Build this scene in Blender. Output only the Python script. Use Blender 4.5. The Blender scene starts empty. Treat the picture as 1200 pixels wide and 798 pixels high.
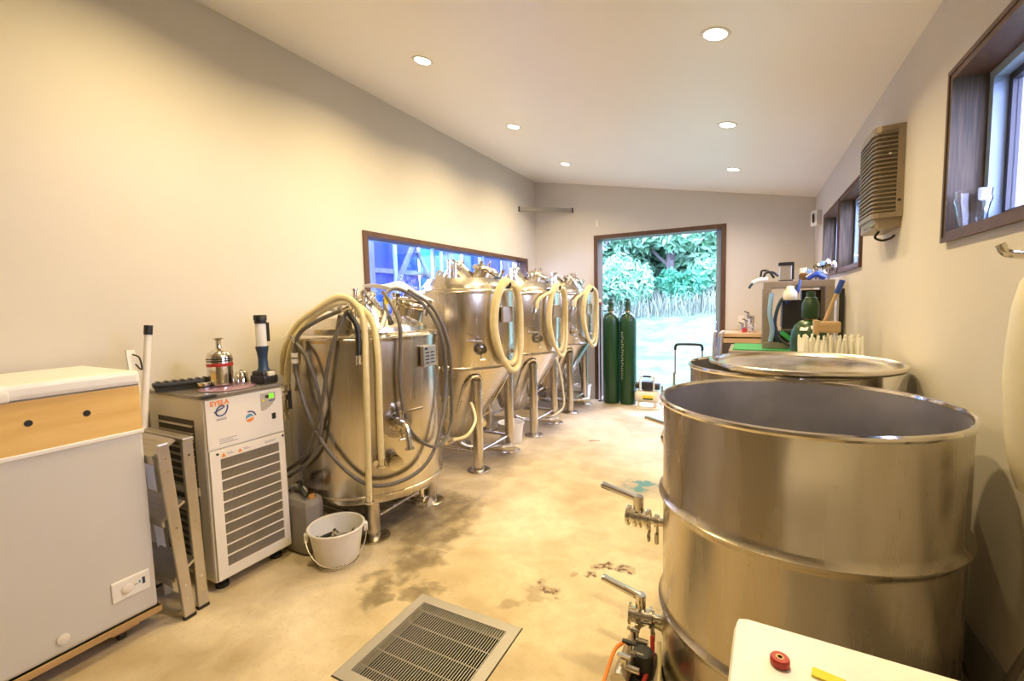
import bpy, bmesh, math, random
import numpy as np
from mathutils import Vector, Matrix
random.seed(7); np.random.seed(7)
PI = math.pi
scn = bpy.context.scene
C = scn.collection

# ------------------------------------------------------------------ camera
F_PX, YAW, PITCH, ROLL, CAM_H = 530.66, math.radians(27.826), math.radians(4.619), math.radians(-1.350), 1.45
fw = Vector((-math.sin(YAW)*math.cos(PITCH), math.cos(YAW)*math.cos(PITCH), -math.sin(PITCH)))
rt = Vector((math.cos(YAW), math.sin(YAW), 0)); up = rt.cross(fw)
rt2 = rt*math.cos(ROLL) + up*math.sin(ROLL); up2 = up*math.cos(ROLL) - rt*math.sin(ROLL)
cd = bpy.data.cameras.new('camera'); cam = bpy.data.objects.new('camera', cd); C.objects.link(cam)
cd.sensor_width = 36; cd.lens = F_PX/1200*36; cd.clip_start = .02; cd.clip_end = 300
M3 = Matrix((rt2, up2, -fw)).transposed()
cam.matrix_world = Matrix.Translation((0, 0, CAM_H)) @ M3.to_4x4()
scn.camera = cam

# ------------------------------------------------------------------ sky and exposure
world = bpy.data.worlds.new('sky'); scn.world = world; world.use_nodes = True
bg = world.node_tree.nodes['Background']
bg.inputs[0].default_value = (.58, .62, 1.0, 1); bg.inputs[1].default_value = 26.0
vs = scn.view_settings
vs.view_transform = 'Standard'; vs.look = 'None'; vs.gamma = 1; vs.use_curve_mapping = False
vs.exposure = 0.12
LAMP_COL = (1.0, .77, .385); LAMP_W = 20

# ------------------------------------------------------------------ materials
MATS = {}
def mat(name, col, rough=.5, metal=0, col2=None, nscale=8, stretch=(1,1,1), bump=0, bscale=60, rvar=0, trans=0, emit=None, estr=0, coat=0, detail=4, alpha=None):
    m = bpy.data.materials.new(name); m.use_nodes = True
    nt = m.node_tree; b = nt.nodes['Principled BSDF']; L = nt.links
    b.inputs['Base Color'].default_value = (*col, 1); b.inputs['Roughness'].default_value = rough
    b.inputs['Metallic'].default_value = metal; b.inputs['Coat Weight'].default_value = coat
    b.inputs['Transmission Weight'].default_value = trans
    tc = nt.nodes.new('ShaderNodeTexCoord'); mp = nt.nodes.new('ShaderNodeMapping'); mp.inputs['Scale'].default_value = stretch
    L.new(tc.outputs['Object'], mp.inputs[0])
    nz = nt.nodes.new('ShaderNodeTexNoise'); nz.inputs['Scale'].default_value = nscale; nz.inputs['Detail'].default_value = detail
    L.new(mp.outputs[0], nz.inputs['Vector'])
    if col2 is None: col2 = tuple(c*.9 for c in col)
    rp = nt.nodes.new('ShaderNodeValToRGB'); rp.color_ramp.elements[0].position = .3; rp.color_ramp.elements[1].position = .7
    rp.color_ramp.elements[0].color = (*col2, 1); rp.color_ramp.elements[1].color = (*col, 1)
    L.new(nz.outputs[0], rp.inputs[0]); L.new(rp.outputs[0], b.inputs['Base Color'])
    if rvar:
        mr = nt.nodes.new('ShaderNodeMapRange'); mr.inputs[3].default_value = max(.02, rough-rvar); mr.inputs[4].default_value = rough+rvar
        L.new(nz.outputs[0], mr.inputs[0]); L.new(mr.outputs[0], b.inputs['Roughness'])
    if bump:
        n2 = nt.nodes.new('ShaderNodeTexNoise'); n2.inputs['Scale'].default_value = bscale; n2.inputs['Detail'].default_value = 3
        L.new(mp.outputs[0], n2.inputs['Vector'])
        bp = nt.nodes.new('ShaderNodeBump'); bp.inputs['Strength'].default_value = bump; bp.inputs['Distance'].default_value = .01
        L.new(n2.outputs[0], bp.inputs['Height']); L.new(bp.outputs[0], b.inputs['Normal'])
    if emit:
        b.inputs['Emission Color'].default_value = (*emit, 1); b.inputs['Emission Strength'].default_value = estr
    MATS[name] = m
    return m
def glass(name, tint=(1,1,1), refl=.12):
    m = bpy.data.materials.new(name); m.use_nodes = True; nt = m.node_tree; nt.nodes.clear()
    o = nt.nodes.new('ShaderNodeOutputMaterial'); mx = nt.nodes.new('ShaderNodeMixShader')
    t = nt.nodes.new('ShaderNodeBsdfTransparent'); t.inputs[0].default_value = (*tint, 1)
    g = nt.nodes.new('ShaderNodeBsdfGlossy'); g.inputs['Roughness'].default_value = .03
    fr = nt.nodes.new('ShaderNodeLayerWeight'); fr.inputs[0].default_value = refl
    nt.links.new(fr.outputs['Facing'], mx.inputs[0]); nt.links.new(t.outputs[0], mx.inputs[1]); nt.links.new(g.outputs[0], mx.inputs[2])
    nt.links.new(mx.outputs[0], o.inputs[0]); MATS[name] = m; return m
plaster = mat('plaster', (.63,.59,.53), .85, col2=(.60,.56,.50), nscale=1.5, bump=.05, bscale=90)
ceil_m = mat('ceiling_paint', (.88,.85,.80), .42, col2=(.86,.83,.78), nscale=1.2, bump=.03, bscale=60)
upstand_m = mat('foundation_concrete', (.30,.28,.25), .8, bump=.15)
frame_w = mat('dark_stained_wood', (.12,.055,.03), .5, col2=(.07,.033,.018), nscale=6, stretch=(6,6,.6), bump=.05)
reveal_w = mat('grained_wood', (.12,.085,.055), .6, col2=(.035,.024,.016), nscale=5, stretch=(20,20,1.0), detail=2)
steel = mat('brushed_steel', (.64,.59,.52), .25, 1, col2=(.56,.51,.44), nscale=14, stretch=(3,3,.3), rvar=.07)
steel_drum = mat('drum_steel', (.60,.545,.46), .27, 1, col2=(.52,.465,.38), nscale=5, stretch=(2.5,2.5,.4), rvar=.09)
steel_in = mat('drum_inside_steel', (.64,.62,.62), .42, 1, col2=(.46,.45,.46), nscale=6, rvar=.06)
chrome = mat('polished_steel', (.78,.74,.68), .12, 1)
alu = mat('aluminium', (.62,.58,.52), .38, 1, rvar=.05)
dark_metal = mat('dark_metal', (.06,.055,.05), .4, .6)
black = mat('black_plastic', (.015,.015,.017), .4)
rubber = mat('black_rubber', (.02,.02,.02), .7)
white = mat('white_enamel', (.80,.79,.76), .32, col2=(.78,.77,.74), nscale=3)
freezer_w = mat('freezer_white', (.62,.605,.57), .35, col2=(.60,.585,.55), nscale=3)
ivory = mat('ivory_enamel', (.78,.74,.66), .38, col2=(.76,.72,.64), nscale=3)
plastic_w = mat('white_plastic', (.80,.78,.74), .4)
cream_hose = mat('cream_hose', (.70,.60,.33), .38, col2=(.62,.52,.28), nscale=20)
pale_hose = mat('pale_hose', (.78,.72,.55), .4)
grey_hose = mat('grey_hose', (.13,.115,.095), .33, col2=(.10,.088,.07), nscale=15)
pine = mat('pine', (.80,.55,.20), .5, col2=(.68,.42,.12), nscale=4, stretch=(5,.6,5), bump=.03)
pine_d = mat('rough_timber', (.52,.34,.16), .6, col2=(.40,.24,.10), nscale=4, stretch=(5,.6,5), bump=.05)
green_cyl = mat('green_enamel', (.008,.055,.015), .32, col2=(.006,.042,.012), nscale=9, coat=.08)
green_d = mat('dark_green_cap', (.012,.05,.018), .4)
green_mat = mat('green_mat', (.03,.33,.10), .5)
blue_p = mat('blue_plastic', (.02,.06,.35), .35)
navy = mat('navy_plastic', (.02,.05,.11), .4)
red_p = mat('red_plastic', (.45,.03,.025), .4)
orange_p = mat('orange_print', (.85,.25,.03), .5)
yellow_p = mat('yellow_plastic', (.85,.70,.03), .4)
grey_p = mat('grey_plastic', (.27,.245,.22), .5, col2=(.22,.20,.18), nscale=6)
bronze = mat('heater_bronze', (.36,.29,.21), .4, .55)
bronze_in = mat('heater_inside', (.20,.165,.125), .5, .5)
fins_m = mat('grille_fins', (.33,.29,.23), .5)
hole_m = mat('grille_shadow', (.09,.08,.065), .8)
purple_f = mat('purple_film', (.34,.20,.30), .18, col2=(.22,.13,.20), nscale=30)
topplate_m = mat('chiller_top', (.30,.27,.24), .22, .5)
lens_m = mat('lamp_lens', (1,1,1), .5, emit=(1,.93,.80), estr=14)
lcd_m = mat('green_display', (.1,.3,.02), .3, emit=(.25,.9,.05), estr=.9)
worklight_m = mat('frosted_lens', (.82,.82,.80), .25)
cloth_w = mat('white_cloth', (.85,.84,.82), .9, bump=.2, bscale=25)
foam_m = mat('white_foam', (.90,.89,.86), .6, bump=.03, bscale=120)
bag_m = mat('cream_vinyl', (.80,.75,.60), .35)
peg_m = mat('ivory_plastic', (.90,.88,.80), .45)
cable_m = mat('grey_cable', (.11,.095,.08), .6)
oak = mat('mallet_wood', (.50,.36,.20), .6, col2=(.40,.27,.14), nscale=6, stretch=(1,1,6))
bench_w = mat('bench_wood', (.55,.38,.20), .5, col2=(.44,.28,.13), nscale=5, stretch=(.6,6,6))
cabinet_w = mat('dark_cabinet', (.08,.055,.04), .5)
mach = mat('machine_steel', (.42,.36,.31), .42, .8)
copper = mat('copper_tinted', (.55,.36,.18), .25, 1)
lt_blue = mat('pale_blue_paint', (.24,.40,.60), .5)
tarp = mat('blue_tarpaulin', (.002,.06,.55), .5, col2=(.001,.02,.25), nscale=1.2, bump=.2, bscale=4)
tarp2 = mat('cyan_tarpaulin', (.01,.28,.60), .5, col2=(.005,.15,.5), nscale=1.5)
shed_wood = mat('grey_timber', (.12,.16,.24), .7, col2=(.07,.09,.15), stretch=(4,4,.5))
winalu = mat('bluish_sash', (.30,.40,.55), .45)
dark_sash = mat('dark_sash', (.03,.03,.05), .4)
pane_m = glass('window_glass', (.97,.99,1), .12)
tumbler_m = mat('tumbler_glass', (.97,.98,1), .03, col2=(.97,.98,1), trans=1)
leaf_a = mat('leaf_green', (.05,.27,.16), .6, col2=(.03,.18,.08), nscale=3)
leaf_b = mat('leaf_pale', (.20,.42,.30), .6, col2=(.15,.40,.20), nscale=3)
leaf_c = mat('reed_straw', (.17,.22,.16), .7, col2=(.10,.14,.10), nscale=3)
trunk_m = mat('bark', (.10,.10,.10), .9, bump=.2)
ground_m = mat('pale_gravel_grass', (.10,.15,.10), .9, col2=(.03,.10,.06), nscale=2.2, bump=.3, bscale=20)
ink = mat('printed_grey', (.35,.33,.36), .6)
ink_blue = mat('printed_blue', (.03,.06,.22), .5)
ink_white = mat('stencil_white', (.55,.58,.52), .6)
teal_print = mat('sticker_blue', (.10,.30,.50), .5)

def floor_material():
    m = bpy.data.materials.new('stained_concrete'); m.use_nodes = True; nt = m.node_tree; L = nt.links
    b = nt.nodes['Principled BSDF']
    tc = nt.nodes.new('ShaderNodeTexCoord'); co = tc.outputs['Object']
    def noise(s, d=5, dist=0):
        n = nt.nodes.new('ShaderNodeTexNoise'); n.inputs['Scale'].default_value = s; n.inputs['Detail'].default_value = d
        n.inputs['Distortion'].default_value = dist; L.new(co, n.inputs['Vector']); return n
    def ramp(src, stops):
        r = nt.nodes.new('ShaderNodeValToRGB'); e = r.color_ramp.elements
        while len(e) < len(stops): e.new(.5)
        for k, (p, c) in zip(e, stops): k.position = p; k.color = (*c, 1)
        L.new(src, r.inputs[0]); return r.outputs[0]
    def math_(op, a, c, clamp=False):
        n = nt.nodes.new('ShaderNodeMath'); n.operation = op; n.use_clamp = clamp
        for i, v in enumerate((a, c)):
            if isinstance(v, (int, float)): n.inputs[i].default_value = v
            else: L.new(v, n.inputs[i])
        return n.outputs[0]
    def mixc(f, a, c):
        n = nt.nodes.new('ShaderNodeMix'); n.data_type = 'RGBA'
        L.new(f, n.inputs[0])
        for i, v in ((6, a), (7, c)):
            if isinstance(v, tuple): n.inputs[i].default_value = (*v, 1)
            else: L.new(v, n.inputs[i])
        return n.outputs[2]
    col = ramp(noise(1.3, 6, .6).outputs[0], [(.28,(.38,.285,.15)), (.48,(.55,.44,.27)), (.72,(.74,.64,.47))])
    fine = noise(16, 6).outputs[0]
    col = mixc(math_('MULTIPLY', ramp(fine, [(.35,(0,0,0)), (.75,(1,1,1))]), .35), col, (.40,.30,.17))
    col = mixc(math_('MULTIPLY', ramp(noise(5, 8, .3).outputs[0], [(.42,(0,0,0)), (.62,(1,1,1))]), .30), col, (.80,.70,.50))
    col = mixc(math_('MULTIPLY', ramp(noise(60, 4).outputs[0], [(.55,(0,0,0)), (.75,(1,1,1))]), .35), col, (.34,.25,.13))
    # warp for the edges of stains and painted shade
    nw = noise(7, 8); sub = nt.nodes.new('ShaderNodeVectorMath'); sub.operation = 'SUBTRACT'; L.new(nw.outputs['Color'], sub.inputs[0]); sub.inputs[1].default_value = (.5,.5,.5)
    sc = nt.nodes.new('ShaderNodeVectorMath'); sc.operation = 'SCALE'; L.new(sub.outputs[0], sc.inputs[0]); sc.inputs['Scale'].default_value = .38
    ad = nt.nodes.new('ShaderNodeVectorMath'); ad.operation = 'ADD'; L.new(co, ad.inputs[0]); L.new(sc.outputs[0], ad.inputs[1])
    def blob(x, y, r, soft=.4, sx=1, sy=1):
        mp = nt.nodes.new('ShaderNodeMapping'); mp.inputs['Location'].default_value = (-x*sx, -y*sy, 0); mp.inputs['Scale'].default_value = (sx, sy, 0)
        L.new(ad.outputs[0], mp.inputs[0])
        ln = nt.nodes.new('ShaderNodeVectorMath'); ln.operation = 'LENGTH'; L.new(mp.outputs[0], ln.inputs[0])
        mr = nt.nodes.new('ShaderNodeMapRange'); mr.inputs[1].default_value = r; mr.inputs[2].default_value = r*(1-soft); L.new(ln.outputs['Value'], mr.inputs[0])
        return mr.outputs[0]
    def union(bs):
        o = bs[0]
        for x in bs[1:]: o = math_('MAXIMUM', o, x)
        return o
    wet_shade = union([blob(-1.62,1.60,.10), blob(-1.70,1.72,.13), blob(-1.68,1.95,.17), blob(-1.78,2.2,.26), blob(-1.9,2.55,.30), blob(-2.3,2.3,.55), blob(-1.45,1.72,.10)])  # wet stain by the drain, with shade painted in around the straight-sided tank
    col = mixc(math_('MULTIPLY', math_('MULTIPLY', wet_shade, ramp(noise(10, 8).outputs[0], [(.30,(.45,.45,.45)), (.60,(1,1,1))])), .78), col, (.13,.095,.05))
    streak = union([blob(-.99,1.82,.07), blob(-.94,1.95,.08), blob(-.88,2.05,.06), blob(-.80,2.2,.05), blob(-.72,2.31,.06), blob(-.62,2.37,.05)])
    col = mixc(math_('MULTIPLY', streak, .45), col, (.20,.13,.06))
    dots = math_('MULTIPLY', union([blob(-.89,2.03,.05), blob(-.70,2.31,.07), blob(-.62,2.36,.04)]), ramp(noise(24, 8).outputs[0], [(.47,(0,0,0)), (.56,(1,1,1))]))
    col = mixc(dots, col, (.10,.03,.02))
    under = union([blob(-2.25,3.55,.5), blob(-2.25,4.7,.5), blob(-2.25,5.85,.5)])  # shade beneath the cone tanks, painted into the floor colour
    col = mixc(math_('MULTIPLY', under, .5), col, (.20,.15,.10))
    brown = blob(-.76,3.45,.24, .7)
    col = mixc(math_('MULTIPLY', brown, .5), col, (.25,.16,.08))
    teal = math_('MULTIPLY', blob(-.73,3.52,.17), ramp(noise(9, 3).outputs[0], [(.46,(0,0,0)), (.52,(1,1,1))]))
    col = mixc(teal, col, (.09,.22,.22))
    col = mixc(blob(-1.42,4.52,.06), col, (.25,.14,.07))
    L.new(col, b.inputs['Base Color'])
    L.new(ramp(noise(3, 4).outputs[0], [(.3,(.30,)*3), (.7,(.52,)*3)]), b.inputs['Roughness'])
    bp = nt.nodes.new('ShaderNodeBump'); bp.inputs['Strength'].default_value = .05; L.new(fine, bp.inputs['Height']); L.new(bp.outputs[0], b.inputs['Normal'])
    return m
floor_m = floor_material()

# ------------------------------------------------------------------ mesh helpers
class MB:
    def __init__(s): s.v = []; s.f = []; s.sm = []
    def add(s, v, f, smooth=False):
        n = len(s.v); s.v += [tuple(p) for p in v]; s.f += [tuple(i+n for i in q) for q in f]; s.sm += [smooth]*len(f); return s
    def box(s, c, d, rz=0, R=None, bev=0):
        x, y, z = (k/2 for k in d)
        if bev > 0:
            bm = bmesh.new(); bmesh.ops.create_cube(bm, size=1); bmesh.ops.scale(bm, vec=d, verts=bm.verts)
            bmesh.ops.bevel(bm, geom=bm.edges[:], offset=bev, segments=2, affect='EDGES', profile=.6)
            V = [v.co.copy() for v in bm.verts]; bm.verts.index_update(); Fc = [[v.index for v in f.verts] for f in bm.faces]; bm.free()
        else:
            V = [Vector(p) for p in ((-x,-y,-z),(x,-y,-z),(x,y,-z),(-x,y,-z),(-x,-y,z),(x,-y,z),(x,y,z),(-x,y,z))]
            Fc = [(0,3,2,1),(4,5,6,7),(0,1,5,4),(1,2,6,5),(2,3,7,6),(3,0,4,7)]
        Rm = R if R is not None else Matrix.Rotation(rz, 3, 'Z')
        return s.add([Rm @ v + Vector(c) for v in V], Fc)
    def span(s, a, b, bev=0):
        return s.box([(p+q)/2 for p, q in zip(a, b)], [abs(q-p) for p, q in zip(a, b)], bev=bev)
    def cyl(s, a, b, r, r2=None, seg=20, caps=True):
        a, b = Vector(a), Vector(b); r2 = r if r2 is None else r2
        d = (b-a).normalized(); x = d.orthogonal().normalized(); y = d.cross(x)
        V = []; 
        for p, q in ((a, r), (b, r2)):
            V += [p + x*(q*math.cos(2*PI*i/seg)) + y*(q*math.sin(2*PI*i/seg)) for i in range(seg)]
        s.add(V, [(i, (i+1)%seg, seg+(i+1)%seg, seg+i) for i in range(seg)], True)
        if caps:
            s.add(V[:seg], [tuple(range(seg-1, -1, -1))]); s.add(V[seg:], [tuple(range(seg))])
        return s
    def lathe(s, prof, seg=48, c=(0,0,0), R=None, flat=()):
        c = Vector(c); V = []; n = len(prof)
        for r, z in prof:
            for i in range(seg):
                p = Vector((r*math.cos(2*PI*i/seg), r*math.sin(2*PI*i/seg), z)); V.append((R @ p if R else p)+c)
        Fc = [(j*seg+i, j*seg+(i+1)%seg, (j+1)*seg+(i+1)%seg, (j+1)*seg+i) for j in range(n-1) for i in range(seg)]
        return s.add(V, Fc, True)
    def tube(s, pts, r, seg=10, sub=6, closed=False):
        P = [Vector(p) for p in pts]
        if sub > 1:
            Q = []; n = len(P)
            for i in range(n if closed else n-1):
                p0 = P[i-1] if (i or closed) else P[0]*2-P[1]; p1 = P[i]; p2 = P[(i+1)%n]
                p3 = P[(i+2)%n] if (closed or i+2 < n) else P[-1]*2-P[-2]
                for k in range(sub):
                    t = k/sub
                    Q.append(.5*((2*p1)+(p2-p0)*t+(2*p0-5*p1+4*p2-p3)*t*t+(3*p1-p0-3*p2+p3)*t**3))
            if not closed: Q.append(P[-1])
            P = Q
        n = len(P); V = []; nx = None
        for i in range(n):
            t = (P[(i+1)%n]-P[i-1]) if (closed or 0 < i < n-1) else (P[1]-P[0] if i == 0 else P[-1]-P[-2])
            t.normalize()
            nx = t.orthogonal().normalized() if nx is None else (nx - t*nx.dot(t)).normalized()
            ny = t.cross(nx)
            V += [P[i]+nx*(r*math.cos(2*PI*k/seg))+ny*(r*math.sin(2*PI*k/seg)) for k in range(seg)]
        m = n if closed else n-1
        s.add(V, [(i*seg+k, i*seg+(k+1)%seg, ((i+1)%n)*seg+(k+1)%seg, ((i+1)%n)*seg+k) for i in range(m) for k in range(seg)], True)
        if not closed:
            s.add(V[:seg], [tuple(range(seg-1,-1,-1))]); s.add(V[-seg:], [tuple(range(seg))])
        return s
    def prism(s, poly, z0, z1, axis='Z', smooth=False):
        def m(p, z):
            a, b = p
            return {'Z': (a,b,z), 'X': (z,a,b), 'Y': (a,z,b)}[axis]
        n = len(poly); V = [m(p, z0) for p in poly]+[m(p, z1) for p in poly]
        s.add(V, [(i,(i+1)%n,n+(i+1)%n,n+i) for i in range(n)], smooth)
        return s.add(V, [tuple(range(n-1,-1,-1)), tuple(range(n,2*n))])
    def build(s, name, m, parent=None, loc=None, autosm=True):
        me = bpy.data.meshes.new(name); me.from_pydata(s.v, [], s.f); me.update()
        me.polygons.foreach_set('use_smooth', s.sm)
        bm = bmesh.new(); bm.from_mesh(me); bmesh.ops.recalc_face_normals(bm, faces=bm.faces)
        for e in bm.edges:
            if len(e.link_faces) == 2 and e.calc_face_angle(0) > .7: e.smooth = False
        bm.to_mesh(me); bm.free()
        me.materials.append(m)
        o = bpy.data.objects.new(name, me); C.objects.link(o); o.parent = parent
        if loc: o.location = loc
        return o
def tag(o, label, cat, group=None, kind=None):
    o['label'] = label; o['category'] = cat
    if group: o['group'] = group
    if kind: o['kind'] = kind
    return o
def thing(name, loc, label, cat, group=None, rz=0, kind=None):
    o = bpy.data.objects.new(name, None); C.objects.link(o); o.location = loc; o.rotation_euler = (0, 0, rz); o.empty_display_size = .1
    return tag(o, label, cat, group, kind)
def copy_tree(o, parent=None):
    c = o.copy(); C.objects.link(c); c.parent = parent
    for ch in list(o.children): copy_tree(ch, c)
    return c
def text(body, size, m, name, parent, M, extrude=.0006):
    cu = bpy.data.curves.new('t', 'FONT'); cu.body = body; cu.size = size; cu.offset = size*.03; cu.extrude = extrude; cu.align_x = 'CENTER'; cu.align_y = 'CENTER'; cu.resolution_u = 3
    t = bpy.data.objects.new('t', cu); C.objects.link(t); bpy.context.view_layer.update()
    me = bpy.data.meshes.new_from_object(t.evaluated_get(bpy.context.evaluated_depsgraph_get())); bpy.data.objects.remove(t)
    me.materials.clear(); me.materials.append(m); me.transform(M)
    o = bpy.data.objects.new(name, me); C.objects.link(o); o.parent = parent; return o
def pol(az, r, z): a = math.radians(az); return Vector((r*math.cos(a), r*math.sin(a), z))

# ------------------------------------------------------------------ the room
XL, XR, YB, YF = -2.98, .66, 6.50, -2.6
ZL, SL = 3.31, -.19
def zc(x): return ZL + SL*(x-XL)
WT = .24
DX0, DX1, DZ = -2.005, -.325, 2.375       # door opening
GX0, GX1, GY0, GY1 = -1.448, -.878, 1.135, 1.705   # drain

mb = MB()
for a, b in (((XL-WT, YF-.2, -.1), (GX0, YB+.3, 0)), ((GX1, YF-.2, -.1), (XR+WT, YB+.3, 0)), ((GX0, YF-.2, -.1), (GX1, GY0, 0)), ((GX0, GY1, -.1), (GX1, YB+.3, 0))): mb.span(a, b)
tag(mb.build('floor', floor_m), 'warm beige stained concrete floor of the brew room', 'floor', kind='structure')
mb = MB(); mb.span((GX0-.02, GY0-.02, -.32), (GX1+.02, GY1+.02, -.30))
for a, b in (((GX0-.02, GY0, -.3), (GX0, GY1, -.1)), ((GX1, GY0, -.3), (GX1+.02, GY1, -.1)), ((GX0, GY0-.02, -.3), (GX1, GY0, -.1)), ((GX0, GY1, -.3), (GX1, GY1+.02, -.1))): mb.span(a, b)
tag(mb.build('floor_drain_pit', mat('wet_dark_pit', (.010,.009,.012), .9)), 'dark concrete pit under the square floor grate', 'pit', kind='structure')
mb = MB(); mb.prism([(XL-WT, zc(XL-WT)), (XR+WT, zc(XR+WT)), (XR+WT, zc(XR+WT)+.15), (XL-WT, zc(XL-WT)+.15)], YF-.2, YB+.24, 'Y')
tag(mb.build('ceiling', ceil_m), 'sloping cream painted ceiling with recessed lamps', 'ceiling', kind='structure')

def holed_wall_x(name, x0, x1, ys, zt, holes, label):
    mb = MB(); holes = sorted(holes); y = ys[0]
    for (a, b, z0, z1) in holes:
        mb.span((x0, y, 0), (x1, a, zt)); mb.span((x0, a, 0), (x1, b, z0)); mb.span((x0, a, z1), (x1, b, zt)); y = b
    mb.span((x0, y, 0), (x1, ys[1], zt))
    return tag(mb.build(name, plaster), label, 'wall', kind='structure')
LW = (2.95, 6.16, 1.36, 2.09)
holed_wall_x('wall_left', XL-WT, XL, (YF, YB), zc(XL)+.02, [LW], 'tall plain cream plaster wall behind the tanks')
WZ0, WZ1 = 1.665, 2.25
RW = [(1.15, 2.315), (3.86, 4.68), (4.77, 5.62)]
holed_wall_x('wall_right', XR, XR+WT, (YF, YB), zc(XR)+.02, [(a, b, WZ0, WZ1) for a, b in RW], 'cream plaster wall with small high windows')
mb = MB()
for a, b in ((XL-WT, DX0), (DX1, XR+WT)):
    mb.prism([(a, 0), (b, 0), (b, zc(b)+.01), (a, zc(a)+.01)], YB, YB+.24, 'Y')
mb.prism([(DX0, DZ), (DX1, DZ), (DX1, zc(DX1)+.01), (DX0, zc(DX0)+.01)], YB, YB+.24, 'Y')
tag(mb.build('wall_back', plaster), 'pale plaster end wall around the open doorway', 'wall', kind='structure')
mb = MB(); mb.prism([(XL-WT, 0), (XR+WT, 0), (XR+WT, zc(XR+WT)+.01), (XL-WT, zc(XL-WT)+.01)], YF-.2, YF, 'Y')
tag(mb.build('wall_front', plaster), 'plain plaster wall closing the room behind the viewer', 'wall', kind='structure')
mb = MB(); mb.span((XR-.012, YF, 0), (XR, YB, .37))
tag(mb.build('baseboard_right', upstand_m), 'dark grey concrete upstand along the foot of the window wall', 'baseboard', kind='structure')

# door frame
d = thing('door_1', (0, YB, 0), 'dark brown timber frame of the open doorway to the garden', 'door frame', kind='structure')
mb = MB(); mb.span((DX0-.035, -.012, 0), (DX0+.022, .24, DZ)); mb.build('jamb', frame_w, d)
mb = MB(); mb.span((DX1-.022, -.012, 0), (DX1+.035, .24, DZ)); mb.build('jamb', frame_w, d)
mb = MB(); mb.span((DX0-.035, -.014, DZ-.022), (DX1+.035, .24, DZ+.035)); mb.build('lintel', frame_w, d)
mb = MB(); mb.span((DX1-.09, .14, 0), (DX1-.024, .20, DZ-.022)); mb.build('sliding_door_edge', winalu, d)
mb = MB(); mb.tube([(DX1-.07, .12, .78), (DX1-.07, .085, .80), (DX1-.07, .085, 1.12), (DX1-.07, .12, 1.14)], .008); mb.build('pull_handle', chrome, d)
mb = MB(); mb.span((DX0+.022, .02, 0), (DX1-.022, .24, .012)); mb.build('threshold', alu, d)

# left long window
a, b, z0, z1 = LW
w = thing('window_1', (XL, 0, 0), 'long low window in a brown frame behind the tanks, glowing blue', 'window', kind='structure')
for nm, p, q in (('frame_rail', (-.14, a-.03, z1-.02), (.014, b+.03, z1+.025)), ('frame_rail', (-.14, a-.03, z0-.025), (.02, b+.03, z0+.02)),
                 ('frame_stile', (-.14, a-.03, z0+.02), (.014, a+.025, z1-.02)), ('frame_stile', (-.14, b-.025, z0+.02), (.014, b+.03, z1-.02))):
    MB().span(p, q).build(nm, frame_w, w)
for k in range(3):
    y0 = a+.03+k*(b-a-.06)/3; y1 = a+.03+(k+1)*(b-a-.06)/3
    MB().span((-.10, y0+.012, z0+.02), (-.095, y1-.012, z1-.02)).build('pane', pane_m, w)
    if k: MB().span((-.12, y0-.014, z0+.02), (-.075, y0+.014, z1-.02)).build('mullion', lt_blue, w)
# right windows
for k, (a, b) in enumerate(RW):
    w = thing('window_%d' % (k+2), (XR, 0, 0), ['near high window with a tumbler on its deep wooden sill', 'small high window partly behind the wall heater', 'small high window nearest the end wall'][k], 'window', kind='structure')
    for nm, p, q in (('sill_board', (-.016, a-.02, WZ0-.02), (.085, b+.02, WZ0+.016)), ('head_board', (-.016, a-.02, WZ1-.016), (.085, b+.02, WZ1+.02)),
                     ('reveal_board', (-.016, a-.02, WZ0+.016), (.085, a+.014, WZ1-.016)), ('reveal_board', (-.016, b-.014, WZ0+.016), (.085, b+.02, WZ1-.016))):
        MB().span(p, q).build(nm, reveal_w if nm == 'reveal_board' else frame_w, w)
    t = .017
    for p, q in (((-.02, a-.022, WZ0-.022), (-.012, a-.022+t, WZ1+.022)), ((-.02, b+.022-t, WZ0-.022), (-.012, b+.022, WZ1+.022)), ((-.02, a-.022+t, WZ0-.022), (-.012, b+.022-t, WZ0-.022+t)), ((-.02, a-.022+t, WZ1+.022-t), (-.012, b+.022-t, WZ1+.022))):
        MB().span(p, q).build('casing', frame_w, w)
    s0, s1, t0, t1 = a+.016, b-.016, WZ0+.016, WZ1-.016
    for p, q in (((.085, s0, t0), (.155, s0+.03, t1)), ((.085, s1-.03, t0), (.155, s1, t1)), ((.085, s0+.03, t0), (.155, s1-.03, t0+.03)), ((.085, s0+.03, t1-.03), (.155, s1-.03, t1))):
        MB().span(p, q).build('outer_frame', winalu, w)
    s0 += .03; s1 -= .03; t0 += .03; t1 -= .03
    for p, q in (((.125, s0, t0), (.150, s0+.025, t1)), ((.125, s1-.025, t0), (.150, s1, t1)), ((.125, s0+.025, t0), (.150, s1-.025, t0+.025)), ((.125, s0+.025, t1-.025), (.150, s1-.025, t1))):
        MB().span(p, q).build('sash', dark_sash, w)
    MB().span((.136, s0+.025, t0+.025), (.140, s1-.025, t1-.025)).build('pane', pane_m, w)
    if k == 0: s1 -= .42
    mb = MB(); mb.box((.11, s1-.10, t0+.05), (.012, .05, .03)); mb.tube([(.11, s1-.10, t0+.055), (.08, s1-.10, t0+.06), (.065, s1-.14, t0+.06)], .007); mb.build('latch', plastic_w, w)

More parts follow.
